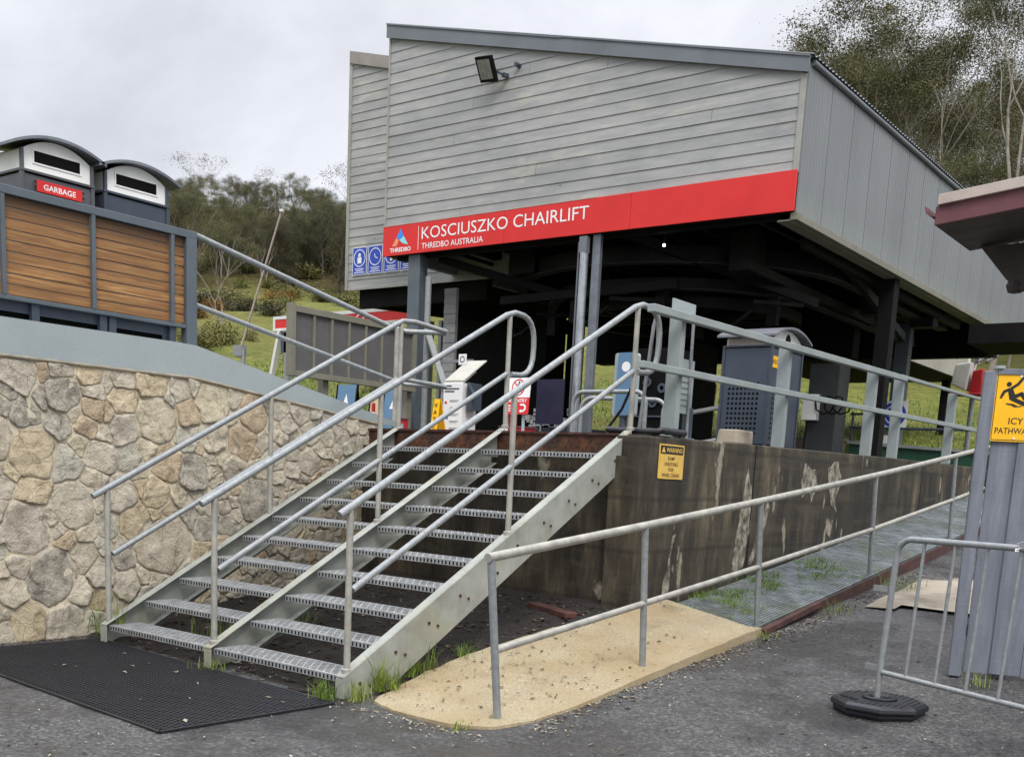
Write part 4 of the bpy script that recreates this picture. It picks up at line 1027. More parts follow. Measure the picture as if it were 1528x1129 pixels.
mb = MB(); mb.prism([(2.3, 4.45, 3.36), (2.52, 4.45, 3.10), (2.62, 4.45, 3.02), (2.9, 4.45, 3.02), (6.4, 4.45, 3.3), (6.4, 4.45, 3.38)], (0, .1, 0)); mb.lathe((2.58, 4.5, 3.06), [(.0, -.06), (.05, -.05), (.07, .0), (.05, .05), (0, .06)], 12); mb.build('bracket', 'soffit_dark', ht, .004)
mb = MB(); mb.box(3.45, 6.4, 3.75, 4.44, .2, 3.37); mb.build('wall', 'mauve_board', ht)

# ------------------------------------------------------------------ crowd barrier and its rubber foot
base = Vector((2.69, 1.95, .125)); bd_ = Vector((.935, -.354, 0)).normalized()
bt = thing('crowd_barrier', 'galvanised pedestrian barrier with a few upright bars before the grey fence', 'barrier', tuple(base))
P = lambda a, z: base + bd_ * a + Vector((0, 0, z - base.z))
zt0, zb0 = 1.19, .345; mb = MB(); r_ = .1
arc = [P(.03 + r_ - r_ * math.cos(R(k * 15)), zt0 - r_ + r_ * math.sin(R(k * 15))) for k in range(7)]
mb.tube([P(-.0, .16), P(.0, .36), P(.03, zt0 - r_)] + arc[1:] + [P(2.2, zt0 + .02)], .019, 12)
mb.tube([P(.02, zb0 + .03), P(2.2, zb0 - .02)], .016, 10); mb.tube([P(2.2, zt0 + .02), P(2.22, .2)], .019, 12); mb.build('frame', 'galvanised', bt)
for k in range(10):
    a = .185 + .203 * k; MB().tube([P(a + .0, zb0 + .025 - k * .004), P(a + .03, zt0 - .01)], .0105, 8).build('bar', 'galvanised', bt)
for z in (.395, .88): MB().bar(P(-.11, z), P(.0, z), .012, .035).build('coupling_tab', 'galvanised', bt)
mb = MB(); q = P(.83, zt0 + .008)
for k in range(7): v = Vector((rs.uniform(-.03, .03), rs.uniform(-.02, .02), rs.uniform(-.02, .03))); mb.bar(q + v, q + v + Vector((rs.uniform(-.05, .06), -.02, rs.uniform(-.03, .02))), .02, .003)
mb.build('tape_knot', 'white_paint', bt)
ft = thing('barrier_foot', 'black octagonal recycled-rubber foot holding up the end of the crowd barrier', 'barrier foot', (base.x, base.y, .115))
c = Vector((base.x + .01, base.y + .02, .118))
mb = MB(); mb.lathe(c, [(.0, .0), (.262, .0), (.272, .02), (.272, .035), (.282, .037), (.29, .05), (.285, .072), (.262, .086), (.10, .09), (.10, .098), (.085, .104), (.07, .1), (.055, .07), (.0, .07)], 8, R(20)); 
m9 = mb; mb = MB(); mb.lathe(c, [(.105, .0905), (.105, .1), (.09, .106), (.072, .103), (.06, .092)], 28); mb.build('collar', 'rubber', ft); mb = m9
for i in range(-6, 7):
    for j in range(-6, 7):
        x, y = i * .036, j * .036
        if .12 < math.hypot(x, y) < .24: mb.box(c.x + x - .008, c.x + x + .008, c.y + y - .008, c.y + y + .008, c.z + .085, c.z + .0925)
mb.build('block', 'rubber', ft, .004)
mb = MB(); mb.bar(c + Vector((-.2, -.09, .0885)), c + Vector((-.09, -.16, .0885)), .03, .006); mb.build('hand_slot', 'black', ft)

# ------------------------------------------------------------------ rubber entrance mat
t = thing('rubber_mat', 'black honeycomb rubber mat lying on the asphalt before the stairs', 'mat', (-1.3, -.55, .03))
A = Vector((-2.72, .03, .024)); ux = Vector((2.83, -.17, 0)); L = ux.length; ux.normalize(); uy = Vector((ux.y, -ux.x, 0)); Wd = 1.17
mb = MB(); px = .038; py = .0329; ro, ri = .0217, .0152
def mz(a, b): return .004 * noise.noise((a * 2.2, b * 2.2, 0))
for j in range(int(Wd / py)):
    for i in range(int(L / px)):
        a = .016 + i * px + (j % 2) * px / 2; b = .016 + j * py
        if a > L - .014: continue
        vs = []
        for rr_, z in ((ro, .002), (ro * .96, .011), (ri, .012), (ri * .9, .0)):
            for k in range(6):
                an = R(30 + 60 * k); p = A + ux * (a + rr_ * math.cos(an)) + uy * (b + rr_ * math.sin(an)); vs.append((p.x, p.y, p.z + z + mz(a, b)))
        mb.add(vs, [(q * 6 + k, q * 6 + (k + 1) % 6, q * 6 + 6 + (k + 1) % 6, q * 6 + 6 + k) for q in (0, 1, 2) for k in range(6)])
mb.build('honeycomb', 'rubber', t)
mb = MB()
c4 = [A, A + ux * L, A + ux * L + uy * Wd, A + uy * Wd]
for i in range(4): mb.bar(c4[i] + Vector((0, 0, .004)), c4[(i + 1) % 4] + Vector((0, 0, .004)), .02, .013)
mb.build('border', 'rubber', t); mb = MB(); mb.prism([p + Vector((0, 0, -.003)) for p in c4], (0, 0, .0025)); mb.build('backing', 'black', t)
# ------------------------------------------------------------------ small things on the terrace
Z0 = 1.83
t = thing('sanitiser_stand', 'white information stand with a slanted top and small dark print beside the stair', 'stand', (-4.7, 6.5, Z0))
mb = MB(); mb.box(-4.90, -4.57, 6.45, 6.75, Z0, 2.60); mb.build('body', 'sign_white', t, .006)
mb = MB(); mb.prism([(-4.9, 6.47, 2.62), (-4.57, 6.47, 2.62), (-4.42, 6.75, 2.90), (-4.76, 6.75, 2.90)], (0, .0, .015)); mb.prism([(-4.9, 6.46, 2.601), (-4.57, 6.46, 2.601), (-4.50, 6.62, 2.76), (-4.82, 6.62, 2.76)], (0, .03, 0)); mb.build('hood', 'pale_panel', t)
mb = MB(); mb.box(-4.53, -4.44, 6.5, 6.7, 2.25, 2.6); mb.bar((-4.5, 6.5, 2.6), (-4.38, 6.48, 2.42), .06, .02); mb.build('dispenser', 'charcoal', t)
F = Fr((-4.9, 6.449, Z0), (1, 0, 0), (0, -1, 0)); mb = MB()
for k, (w, z) in enumerate(((.12, .72), (.25, .685), (.17, .65))): rect(mb, F, .025, .025 + w, z, z + .018, .0005, .002)
for k in range(5): rect(mb, F, .12, .28, .54 - k * .09, .546 - k * .09, .0005, .0015); rect(mb, F, .12, .25, .525 - k * .09, .53 - k * .09, .0005, .0015)
mb.build('print', 'charcoal', t)
mb = MB(); rect(mb, F, .03, .07, .50, .53, .0005, .002); mb.build('print', 'sign_red', t); mb = MB(); rect(mb, F, .05, .1, .30, .33, .0005, .002); mb.build('print', 'logo_blue', t)
mb = MB(); F2 = Fr((-4.86, 6.7, 2.86), (1, 0, 0), (0, -1, 0)); rect(mb, F2, 0, .13, 0, .14, 0, .01); pl = mb.build('topper', 'sign_white', t); ring(MB(), F2, .065, .07, .03, .042, .0105, .012).build('topper_ring', 'charcoal', pl)

t = thing('no_entry_sign', 'white and red no entry board with a crossed-out walker standing behind the middle handrail', 'sign', (-3.3, 6, Z0))
F = Fr((-3.49, 6.0, 2.17), (1, 0, .0), (0, -1, 0), (-.03, .12, 1)); W, H = .36, .44
rect(MB(), F, 0, W, H * .46, H, 0, .008).build('panel', 'sign_white', t); rect(MB(), F, 0, W, 0, H * .46 - .001, 0, .008).build('panel', 'sign_red', t)
mb = MB(); ring(mb, F, W / 2, .325, .085, .1, .0085, .01); stroke(mb, F, [(W / 2 - .064, .389), (W / 2 + .064, .261)], .014, .0085, .0105); mb.build('red_ring', 'sign_red', t)
mb = MB(); a = W / 2; disc(mb, F, a + .01, .385, .014, .0085, .0098); stroke(mb, F, [(a, .365), (a - .002, .318)], .03, .0085, .0097); stroke(mb, F, [(a, .32), (a + .018, .292), (a + .025, .26)], .013, .0085, .0097); stroke(mb, F, [(a - .004, .32), (a - .012, .29), (a - .035, .268)], .013, .0085, .0097); stroke(mb, F, [(a, .36), (a + .025, .335), (a + .04, .34)], .01, .0085, .0096); stroke(mb, F, [(a, .36), (a - .025, .34), (a - .03, .315)], .01, .0085, .0096); mb.build('walker', 'sign_black', t)
text(F, .03, .145, 'NO ENTRY', .042, 'sign_white', t, .3, .009, .02)
mb = MB(); stroke(mb, F, [(.23, .115), (.285, .115), (.31, .095), (.31, .06), (.285, .04), (.245, .04)], .022, .0085, .0098); poly(mb, F, [(.25, .018), (.25, .062), (.222, .04)], .0085, .0099); mb.build('arrow', 'sign_white', t)
mb = MB()
for k in range(3): rect(mb, F, .03, .09, .035 + k * .03, .05 + k * .03, .0085, .0098)
mb.build('print', 'sign_white', t)
mb = MB(); mb.bar((-3.4, 6.03, Z0), (-3.4, 6.05, 2.5), .035, .02); mb.bar((-3.22, 6.03, Z0), (-3.24, 6.05, 2.5), .035, .02); mb.build('leg', 'cap_steel', t)
t = thing('red_marker', 'red and white marker post on the terrace at the foot of the no entry board', 'marker', (-3.5, 6.1, Z0))
mb = MB(); mb.box(-3.56, -3.44, 6.08, 6.2, Z0, 2.28); mb.build('body', 'red_plastic', t, .004); MB().box(-3.535, -3.49, 6.07, 6.0795, Z0 + .12, 2.13).build('reflector', 'sign_white', t)
t = thing('wet_floor_sign', 'small yellow folding caution board on the terrace beside the white stand', 'sign', (-4.68, 6, Z0))
mb = MB(); mb.prism([(-4.74, 6.0, Z0), (-4.61, 6.0, Z0), (-4.63, 6.08, 2.36), (-4.72, 6.08, 2.36)], (0, .012, 0)); mb.prism([(-4.74, 6.22, Z0), (-4.61, 6.22, Z0), (-4.63, 6.10, 2.36), (-4.72, 6.10, 2.36)], (0, .012, 0)); mb.build('board', 'sign_yellow', t)
F = Fr((-4.675, 5.997, Z0), (1, 0, 0), (0, -1, 0), (0, .15, 1))
for k, ch in enumerate('WATC'): text(F, 0, .43 - k * .09, ch, .055, 'sign_black', t, .06, .006, .01, 'CENTER')
t = thing('floor_box', 'small red box on the terrace at the head of the left handrail', 'box', (-7.0, 6.2, Z0))
mb = MB(); mb.box(-5.52, -5.40, 6.2, 6.32, Z0, 2.1); mb.build('body', 'red_plastic', t, .01); MB().box(-5.53, -5.39, 6.19, 6.33, 2.101, 2.12).build('lid', 'mauve_board', t)

# framed sliding screen and its posts
t = thing('queue_screen', 'framed grey panel screen with vertical battens on posts left of the station', 'screen', (-6, 5.9, Z0))
X = -6.0; y0, y1 = 4.80, 6.98
mb = MB(); mb.box(X - .05, X + .03, y0, y1, 3.33, 3.41); mb.box(X - .05, X + .03, y0, y1, 2.54, 2.61); mb.box(X - .06, X + .04, y0 - .08, y0 - .001, 2.54, 3.43); mb.box(X - .05, X + .03, y1 + .001, y1 + .08, 2.54, 3.41); mb.build('frame', 'taupe_frame', t, .004)
MB().box(X - .03, X - .012, y0, y1, 2.611, 3.329).build('panel', 'taupe_panel', t)
for k in range(1, 7): MB().box(X - .012, X + .018, y0 + k * .31, y0 + k * .31 + .035, 2.611, 3.329).build('batten', 'taupe_frame', t)
for y in (5.4, 7.02): MB().box(X - .16, X - .061, y - .04, y + .06, Z0 - .02, 3.43).build('post', 'taupe_frame', t)
t = thing('stay_frame', 'galvanised post and sloping stay beside the blue-grey station post', 'stay', (-6.0, 7.3, Z0))
mb = MB(); mb.cyl((-6.1, 7.4, Z0), (-6.1, 7.4, 4.2), .045, 12); mb.bar((-6.1, 7.4, 3.45), (-4.9, 6.9, Z0), .09, .03); mb.bar((-6.1, 7.4, 3.0), (-5.2, 7.4, 3.0), .04, .04); mb.build('frame', 'galvanised', t)

# leaning pole on a short stand
t = thing('leaning_pole', 'thin pale pole leaning up to the right from a short post on the grass', 'pole', (-8.56, 6, 1.8))
mb = MB(); mb.tube([(-8.62, 6.0, 3.0), (-7.69, 6, 4.96)], [.017, .013], 10); mb.build('arm', 'cream_trim', t); MB().lathe((-7.69, 6, 4.96), [(0, -.02), (.03, -.01), (.03, .02), (0, .03)], 10).build('tip', 'white_paint', t)
mb = MB(); mb.cyl((-8.52, 6.0, 1.7), (-8.52, 6.0, 3.1), .035, 10); mb.box(-8.7, -8.5, 5.95, 6.05, 2.98, 3.14); mb.build('stand', 'galvanised', t)

# start gantry with the red banner
zl = 2.0
t = thing('banner_gantry', 'white A-frame gantry carrying a long red banner beyond the grey screen', 'gantry', (-13, 12, 2))
mb = MB(); mb.prism([(-14.95, 12, 4.44), (-10.3, 12, 4.47), (-10.3, 12, 4.66), (-14.95, 12, 4.63)], (0, .06, 0)); mb.build('banner', 'sign_red', t)
mb = MB(); mb.prism([(-15.02, 11.99, 4.38), (-10.3, 11.99, 4.41), (-10.3, 11.99, 4.468), (-15.02, 11.99, 4.438)], (0, .08, 0)); mb.prism([(-15.02, 11.99, 4.632), (-10.3, 11.99, 4.662), (-10.3, 11.99, 4.73), (-15.02, 11.99, 4.70)], (0, .08, 0)); mb.box(-15.02, -14.952, 11.99, 12.07, 4.4385, 4.6315); mb.build('banner_frame', 'white_paint', t)
for x in (-14.9, -10.6):
    mb = MB(); mb.bar((x + .1, 12.03, 4.4), (x - .55, 12.03, zhill(x, 12) - .1), .12, .08); mb.build('leg', 'white_paint', t)
    mb = MB(); mb.box(x + .25, x + .4, 12, 12.12, zhill(x, 12) - .1, 4.4); mb.box(x + .62, x + .7, 12, 12.1, zhill(x, 12) - .1, 4.4); mb.build('leg', 'galvanised', t)
MB().box(-14.75, -14.35, 12.0, 12.3, 3.9, 4.35).build('motor_box', 'charcoal', t)
F = Fr((-12.3, 11.97, 4.49), (1, 0, 0), (0, -1, 0)); mb = MB(); stroke(mb, F, [(0, .05), (.06, .12), (.16, .13)], .03, 0, .004); stroke(mb, F, [(.2, .04), (.3, .12), (.42, .03), (.5, .06)], .03, 0, .004); mb.build('banner_mark', 'sign_white', t)

def aframe(x, y, w, h, mat, label, emb=True, rz=0):
    t = thing('aboard', label, 'board', (x, y, Z0)); t.name = 'folding_board'
    mb = MB(); mb.prism([(x - w / 2, y, Z0), (x + w / 2, y, Z0), (x + w / 2, y + .12, Z0 + h), (x - w / 2, y + .12, Z0 + h)], (0, .012, 0)); mb.build('face', mat, t)
    mb = MB(); mb.prism([(x - w / 2, y + .3, Z0), (x + w / 2, y + .3, Z0), (x + w / 2, y + .14, Z0 + h), (x - w / 2, y + .14, Z0 + h)], (0, .012, 0)); mb.bar((x - w / 2 - .015, y, Z0), (x - w / 2 - .015, y + .13, Z0 + h), .03, .03); mb.bar((x + w / 2 + .015, y, Z0), (x + w / 2 + .015, y + .13, Z0 + h), .03, .03); mb.build('back', 'black', t)
    if emb:
        F = Fr((x, y, Z0), (1, 0, 0), (0, -1, 0), (0, .12 / h, 1)); poly(MB(), F, [(-.08, h * .62), (.08, h * .62), (0, h * .85)], .002, .004).build('emblem', 'sign_white', t)
aframe(-8.9, 8.4, .45, .98, 'light_blue_panel', 'light blue folding board with a white triangle left of the grey screen foot')
aframe(-7.9, 8.3, .62, .86, 'cream_board', 'cream folding board under the grey framed screen', False)
aframe(-7.0, 7.6, .42, .84, 'light_blue_panel', 'light blue folding board with a white triangle right of the cream board')
t = thing('orange_bollard', 'thin orange and white bollard beside the light blue board under the screen', 'bollard', (-6.6, 7.7, Z0))
MB().lathe((-7.45, 7.7, Z0), [(.08, 0), (.06, .03), (.03, .05), (.03, .6), (0, .62)], 12).build('body', 'red_plastic', t); MB().lathe((-7.45, 7.7, Z0 + .35), [(.031, 0), (.032, .0), (.032, .12), (.031, .12)], 12).build('band', 'sign_white', t)

# ticket gate panel, hoop rails, map board by the landing
t = thing('gate_panel', 'light blue rounded gate panel with a white disc at the head of the stair', 'gate panel', (-1.15, 5, Z0))
F = Fr((-1.27, 4.98, 2.1), (1, 0, 0), (0, -1, 0)); rrect(MB(), F, .03, .24, 0, .62, .03, 0, .02).build('face', 'light_blue_panel', t); rrect(MB(), F, -.02, .235, -.01, .62, .03, -.08, -.001).build('case', 'cap_steel', t)
disc(MB(), F, .13, .48, .05, .0205, .022).build('disc', 'sign_white', t); MB().cyl((-1.17, 5.02, Z0), (-1.17, 5.02, 2.1), .04, 12).build('stand', 'charcoal', t)
def hoop(x, y, dx, dy, h, label, r=.022):
    t = thing('hoop_rail', label, 'rail', (x, y, Z0)); mb = MB(); pts = []
    for k in range(7): a = R(180 - 15 * k); pts.append((.12 + .12 * math.cos(a), h - .12 + .12 * math.sin(a)))
    L = math.hypot(dx, dy)
    for k in range(7): a = R(90 - 15 * k); pts.append((L - .12 + .12 * math.cos(a), h - .12 + .12 * math.sin(a)))
    mb.tube([(x, y, Z0)] + [(x + dx * u / L, y + dy * u / L, Z0 + v) for u, v in pts] + [(x + dx, y + dy, Z0)], r, 10); mb.build('hoop', 'galvanised', t)
    for u in (.05, L - .05): MB().lathe((x + dx * u / L, y + dy * u / L, Z0), [(.05, 0), (.05, .01), (.02, .02)], 12).build('foot_plate', 'galvanised', t)
hoop(-1.45, 4.5, .84, .0, .46, 'bent grey hoop rail behind the right handrail at the landing')
hoop(-1.62, 4.9, .84, .3, .44, 'second bent hoop rail just behind the first one at the landing')
hoop(-.70, 5.0, .22, .12, .42, 'short dark hoop rail to the left of the navy recycling bin', .018)
t = thing('map_board', 'grey notice board on tall twin poles behind the first railing post', 'board', (.0, 3.9, Z0))
mb = MB(); mb.tube([(-.14, 3.62, Z0), (-.06, 3.62, 2.75), (-.03, 3.62, 2.86), (0, 3.64, 2.9)], .016, 8); mb.tube([(.1, 4.05, Z0), (.1, 4.02, 2.9)], .014, 8); mb.build('pole', 'galvanised', t)
F = Fr((.08, 3.66, 2.86), (0, 1, 0), (1, 0, 0)); rect(MB(), F, .0, .40, 0, .12, .0, .012).build('board', 'cap_steel', t)
F = Fr((.06, 3.86, 2.05), (0, 1, 0), (1, 0, 0)); rect(MB(), F, .0, .26, 0, .46, .0, .03).build('board', 'cap_steel', t)
F3 = Fr((.0905, 3.86, 2.05), (0, 1, 0), (1, 0, 0)); mb = MB()
for k in range(7): rect(mb, F3, .03, .2 + .02 * (k % 3), .06 + k * .05, .072 + k * .05, .0005, .0015)
mb.build('print', 'lid_steel', t)
t = thing('grey_bollard', 'short dark grey bollard at the foot of the notice board', 'bollard', (.06, 4.1, Z0)); MB().lathe((.06, 4.12, Z0), [(.045, 0), (.045, .26), (.04, .28), (0, .285)], 14).build('body', 'charcoal', t); MB().lathe((.06, 4.12, Z0), [(.07, 0), (.07, .012), (.046, .014)], 14).build('foot_plate', 'galvanised', t)
t = thing('hose_coil', 'black corrugated hose lying along the landing edge above the warning plate', 'hose', (-.1, 3.3, Z0))
mb = MB(); pts = [(-.25 + .06 * k, 3.28 + .03 * math.sin(k * .9), 1.865 - .012 * math.sin(k * .25)) for k in range(9)] + [(.26, 3.3 + .06 * k, 1.865) for k in range(8)]
mb.tube(pts, [.032 if k % 2 else .026 for k in range(len(pts))], 10); mb.build('hose', 'rubber', t); mb = MB(); mb.tube([(-.3, 3.35, 1.86), (-.25, 3.5, 2.05), (-.2, 3.6, 2.3)], .012, 6); mb.build('cable', 'black', t)
t = thing('concrete_block', 'small grey concrete block on the wall top in front of the navy bin', 'block', (.1, 4.9, 1.84)); mb = MB(); mb.prism([(.05, 4.72, 1.835), (.26, 4.72, 1.835), (.25, 4.74, 1.965), (.06, 4.74, 1.965)], (0, .36, 0)); mb.build('block', 'pale_concrete', t, .012)
t = thing('power_box', 'white power box with looped black cable on a dark station post', 'power box', (-1.8, 11.95, 2.8))
MB().box(-2.12, -1.88, 11.85, 11.99, 2.52, 2.92).build('case', 'white_paint', t, .008)
mb = MB(); pts = [(-1.85 + .12 * math.cos(k * .9) + .02 * k, 11.84, 2.75 + .14 * math.sin(k * .9)) for k in range(22)]; mb.tube(pts, .014, 6); mb.tube([(-2.0, 11.84, 2.5), (-2.05, 11.84, 1.85)], .012, 6); mb.build('cable', 'black', t)
t = thing('round_notice', 'blue round mandatory notice on a blue-grey post on the grass beyond the railing', 'sign', (-1.9, 15.5, 2.2))
z = zhill(-2, 16) - .1; mb = MB(); mb.box(-2.12, -1.86, 15.9, 16.1, z, 4.55); mb.build('post', 'blue_steel', t, .006)
F = Fr((-2.0, 15.89, 2.9), (1, 0, 0), (0, -1, 0)); rect(MB(), F, -.25, .25, -.27, .25, 0, .01).build('plate', 'sign_white', t); disc(MB(), F, 0, .0, .23, .0105, .013).build('disc', 'sign_blue', t); mb = MB(); ring(mb, F, 0, 0, .15, .17, .0135, .015); rect(mb, F, -.08, .08, -.04, .06, .0135, .015); mb.build('pictogram', 'sign_white', t)
F = Fr((-2.0, 15.89, 2.3), (1, 0, 0), (0, -1, 0)); rect(MB(), F, -.14, .12, -.1, .22, 0, .01).build('paper', 'sign_white', t)
t = thing('green_trailer', 'low dark green box beyond the railing on the grass', 'box', (-1.2, 15, 2)); zb = 1.9
mb = MB(); mb.prism([(-2.3, 14.8, 1.85), (-.1, 14.8, 1.85), (.0, 14.8, 2.18), (-2.4, 14.8, 2.3)], (0, 1.1, 0)); mb.build('tub', 'green_plastic', t, .02); mb = MB(); mb.bar((-2.42, 14.78, 2.33), (.05, 14.78, 2.2), .05, .05); mb.bar((.2, 14.78, 2.2), (.9, 14.9, 2.05), .04, .04); mb.build('rim', 'galvanised', t)
t = thing('pipe_fence', 'dark pipe frame with small lamps on the grass beyond the railing', 'frame', (-1, 15, 2))
mb = MB(); z = 1.8
for a, b in (((-2.6, 15.3, 2.62), (.1, 15.3, 2.6)), ((-2.6, 15.3, 2.86), (-1.9, 15.3, 2.88)), ((.02, 15.3, z), (-.05, 15.3, 2.7)), ((-2.55, 15.3, z), (-2.55, 15.3, 2.9)), ((.5, 13.9, 1.75), (.5, 13.9, 2.4)), ((.5, 13.9, 2.4), (.75, 13.9, 2.4))): mb.tube([a, b], .022, 8)
mb.build('frame', 'charcoal', t)
for x, z in ((-.05, 2.75), (.02, 2.5)): MB().lathe((x, 15.27, z), [(0, -.06), (.07, -.04), (.07, .05), (0, .06)], 12).build('lamp', 'black', t)
# parked lift chair at the far end
t = thing('lift_chair', 'white and red lift chair with jumbled steel hangers beyond the end of the station', 'chairlift chair', (-1.9, 22, 3))
mb = MB(); mb.prism([(-2.65, 21.6, 4.0), (-2.30, 21.6, 3.85), (-2.25, 21.6, 4.5), (-2.60, 21.6, 4.45)], (0, .5, 0)); mb.build('shell', 'white_paint', t, .03); mb = MB(); mb.prism([(-2.24, 21.6, 3.8), (-1.95, 21.6, 3.8), (-1.98, 21.6, 4.35), (-2.20, 21.6, 4.3)], (0, .5, 0)); mb.box(-2.6, -1.9, 21.4, 21.6, 3.72, 3.8); mb.build('seat', 'red_plastic', t, .03)
mb = MB()
for k in range(14): a = Vector((rs.uniform(-2.7, -1.8), 21.8, rs.uniform(4.4, 5.0))); mb.tube([a, a + Vector((rs.uniform(-.4, .4), .1, rs.uniform(-.2, .35)))], .03, 6)
mb.tube([(-2.30, 21.9, 4.4), (-1.90, 21.9, 5.4), (-1.40, 21.9, 6.2)], .04, 8); mb.tube([(-2.20, 21.85, 2.3), (-2.20, 21.85, 3.9)], .06, 8); mb.build('hanger', 'galvanised', t)
# machinery and loading gates seen between station posts
t = thing('snow_machine', 'jumble of pale machine parts with a yellow lamp low behind the landing', 'machine', (-5.6, 10.5, Z0))
mb = MB(); mb.box(-6.4, -5.2, 10.2, 11, 1.95, 2.25); mb.build('chassis', 'charcoal', t, .02); mb = MB()
for k in range(26): a = Vector((rs.uniform(-6.3, -5.3), 10.15, rs.uniform(2.25, 2.5))); mb.box(a.x, a.x + rs.uniform(.05, .14), a.y, a.y + .1, a.z, a.z + rs.uniform(.03, .1))
mb.build('fitting', 'white_paint', t); mb = MB(); mb.box(-6.4, -5.2, 10.1, 10.19, 1.84, 1.94); mb.build('blade', 'galvanised', t); MB().lathe((-6.38, 10.1, 2.12), [(0, -.05), (.06, 0), (0, .05)], 10).build('lamp', 'sign_yellow', t)
t = thing('low_wall', 'low grey block wall across the grass behind the machine', 'wall', (-8, 17, 2)); mb = MB(); mb.box(-10.5, -3.2, 16.5, 16.8, 1.8, 2.42); mb.build('blockwork', 'pale_concrete', t); MB().box(-10.55, -3.15, 16.45, 16.85, 2.421, 2.48).build('coping', 'taupe_frame', t)
t = thing('swing_gate', 'white two-bar gate on the grass behind the light blue gate panel', 'gate', (-3, 10, Z0)); mb = MB(); mb.tube([(-4.1, 10.2, 2.35), (-2.5, 10.2, 2.62)], .035, 8); mb.tube([(-4.1, 10.2, 1.86), (-2.5, 10.2, 2.15)], .03, 8); mb.build('bar', 'white_paint', t); MB().cyl((-2.5, 10.2, Z0), (-2.5, 10.2, 2.75), .05).build('post', 'charcoal', t)
t = thing('flag_stake', 'thin orange-tipped stake on the grass between the station posts', 'stake', (-5.3, 15, 2)); MB().tube([(-5.3, 15, 1.8), (-5.28, 15, 3.2)], .02, 6).build('stake', 'pale_bark', t); MB().tube([(-5.28, 15, 3.2), (-5.28, 15, 3.4)], .03, 6).build('tip', 'red_plastic', t)
t = thing('operator_console', 'dark cabinet with round steel fittings under the station behind the railing', 'cabinet', (-1.2, 7.6, Z0)); MB().box(-2.58, -2.03, 7.5, 8.0, Z0, 3.1).build('case', 'black', t, .01)
mb = MB(); F = Fr((-2.58, 7.495, Z0), (1, 0, 0), (0, -1, 0))
for a, b in ((.2, .85), (.42, .78), (.3, .6)): ring(mb, F, a, b, .03, .06, .0, .02, 16)
rect(mb, F, .0, .54, .42, .44, 0, .02); rect(mb, F, .0, .54, .6, .615, 0, .02); mb.build('fitting', 'charcoal', t)
t = thing('poster_stand', 'dark violet poster panel on thin legs beside the no entry board', 'poster', (-3.4, 8, Z0)); vm = plain('violet_poster', '15132a', '1d1b38', .5); MB().box(-4.2, -3.75, 7.6, 7.63, 2.15, 2.75).build('panel', 'violet_poster', t); mb = MB(); mb.tube([(-4.12, 7.62, Z0), (-4.12, 7.62, 2.2)], .012, 6); mb.tube([(-3.83, 7.62, Z0), (-3.83, 7.62, 2.2)], .012, 6); mb.build('leg', 'galvanised', t)
t = thing('crate', 'dark red crate on the terrace floor by the white stand', 'crate', (-4.1, 7.1, Z0)); MB().box(-4.35, -3.95, 7.0, 7.3, Z0, 2.06).build('tub', 'red_plastic', t, .008); mb = MB(); mb.box(-4.36, -3.94, 6.99, 7.31, 2.061, 2.085); mb.build('rim', 'mauve_board', t)
t = thing('fallen_plank', 'short red-brown plank lying on the dark soil under the stairs', 'plank', (-.1, 2.5, .35)); MB().bar((-.45, 2.62, .385), (.06, 2.45, .365), .12, .045).build('plank', 'brown_steel', t, .005)

# ------------------------------------------------------------------ trees and shrubs
def grow(rng, tr, tips, p, d, L, r, lev, P):
    pts = [p]; rad = [r]; n = 3
    for k in range(n):
        d = (d + Vector((rng.gauss(0, P['wob']), rng.gauss(0, P['wob']), rng.gauss(0, P['wob'] * .5) + P['up']))).normalized()
        pts.append(pts[-1] + d * (L / n)); rad.append(r * (1 - (1 - P['tap']) * (k + 1) / n))
    tr.tube(pts, rad, 6 if lev < 2 else 4, False)
    if lev >= P['lev']: tips.append((pts[-1], 1.0)); tips.append((pts[-2], .7)); return
    m = rng.choice(P['kids'])
    for k in range(m):
        q = pts[-1] if k < 2 else pts[rng.choice([1, 2])]
        az = rng.uniform(0, 2 * math.pi); sp = rng.uniform(*P['spread'])
        nd = (d + Vector((math.cos(az) * sp, math.sin(az) * sp, rng.uniform(-.1, .2)))).normalized()
        grow(rng, tr, tips, q, nd, L * rng.uniform(*P['len']), rad[-1] * rng.uniform(.6, .8), lev + 1, P)
def leaves(mb, rng, c, R_, n, size, flat=.7, droop=.4):
    for _ in range(n):
        u = Vector((rng.gauss(0, 1), rng.gauss(0, 1), rng.gauss(0, flat))); u = u * (R_ * .55)
        p = c + u; d = Vector((rng.gauss(0, 1), rng.gauss(0, 1), rng.gauss(-droop, .7))).normalized(); s_ = d.cross(Vector((rng.gauss(0, 1), rng.gauss(0, 1), rng.gauss(0, 1)))).normalized()
        a = size * rng.uniform(.6, 1.4); b = a * rng.uniform(.3, .5)
        mb.add([p - d * a * .5, p + s_ * b * .5, p + d * a * .5, p - s_ * b * .5], [(0, 1, 2, 3)])
protos = {}
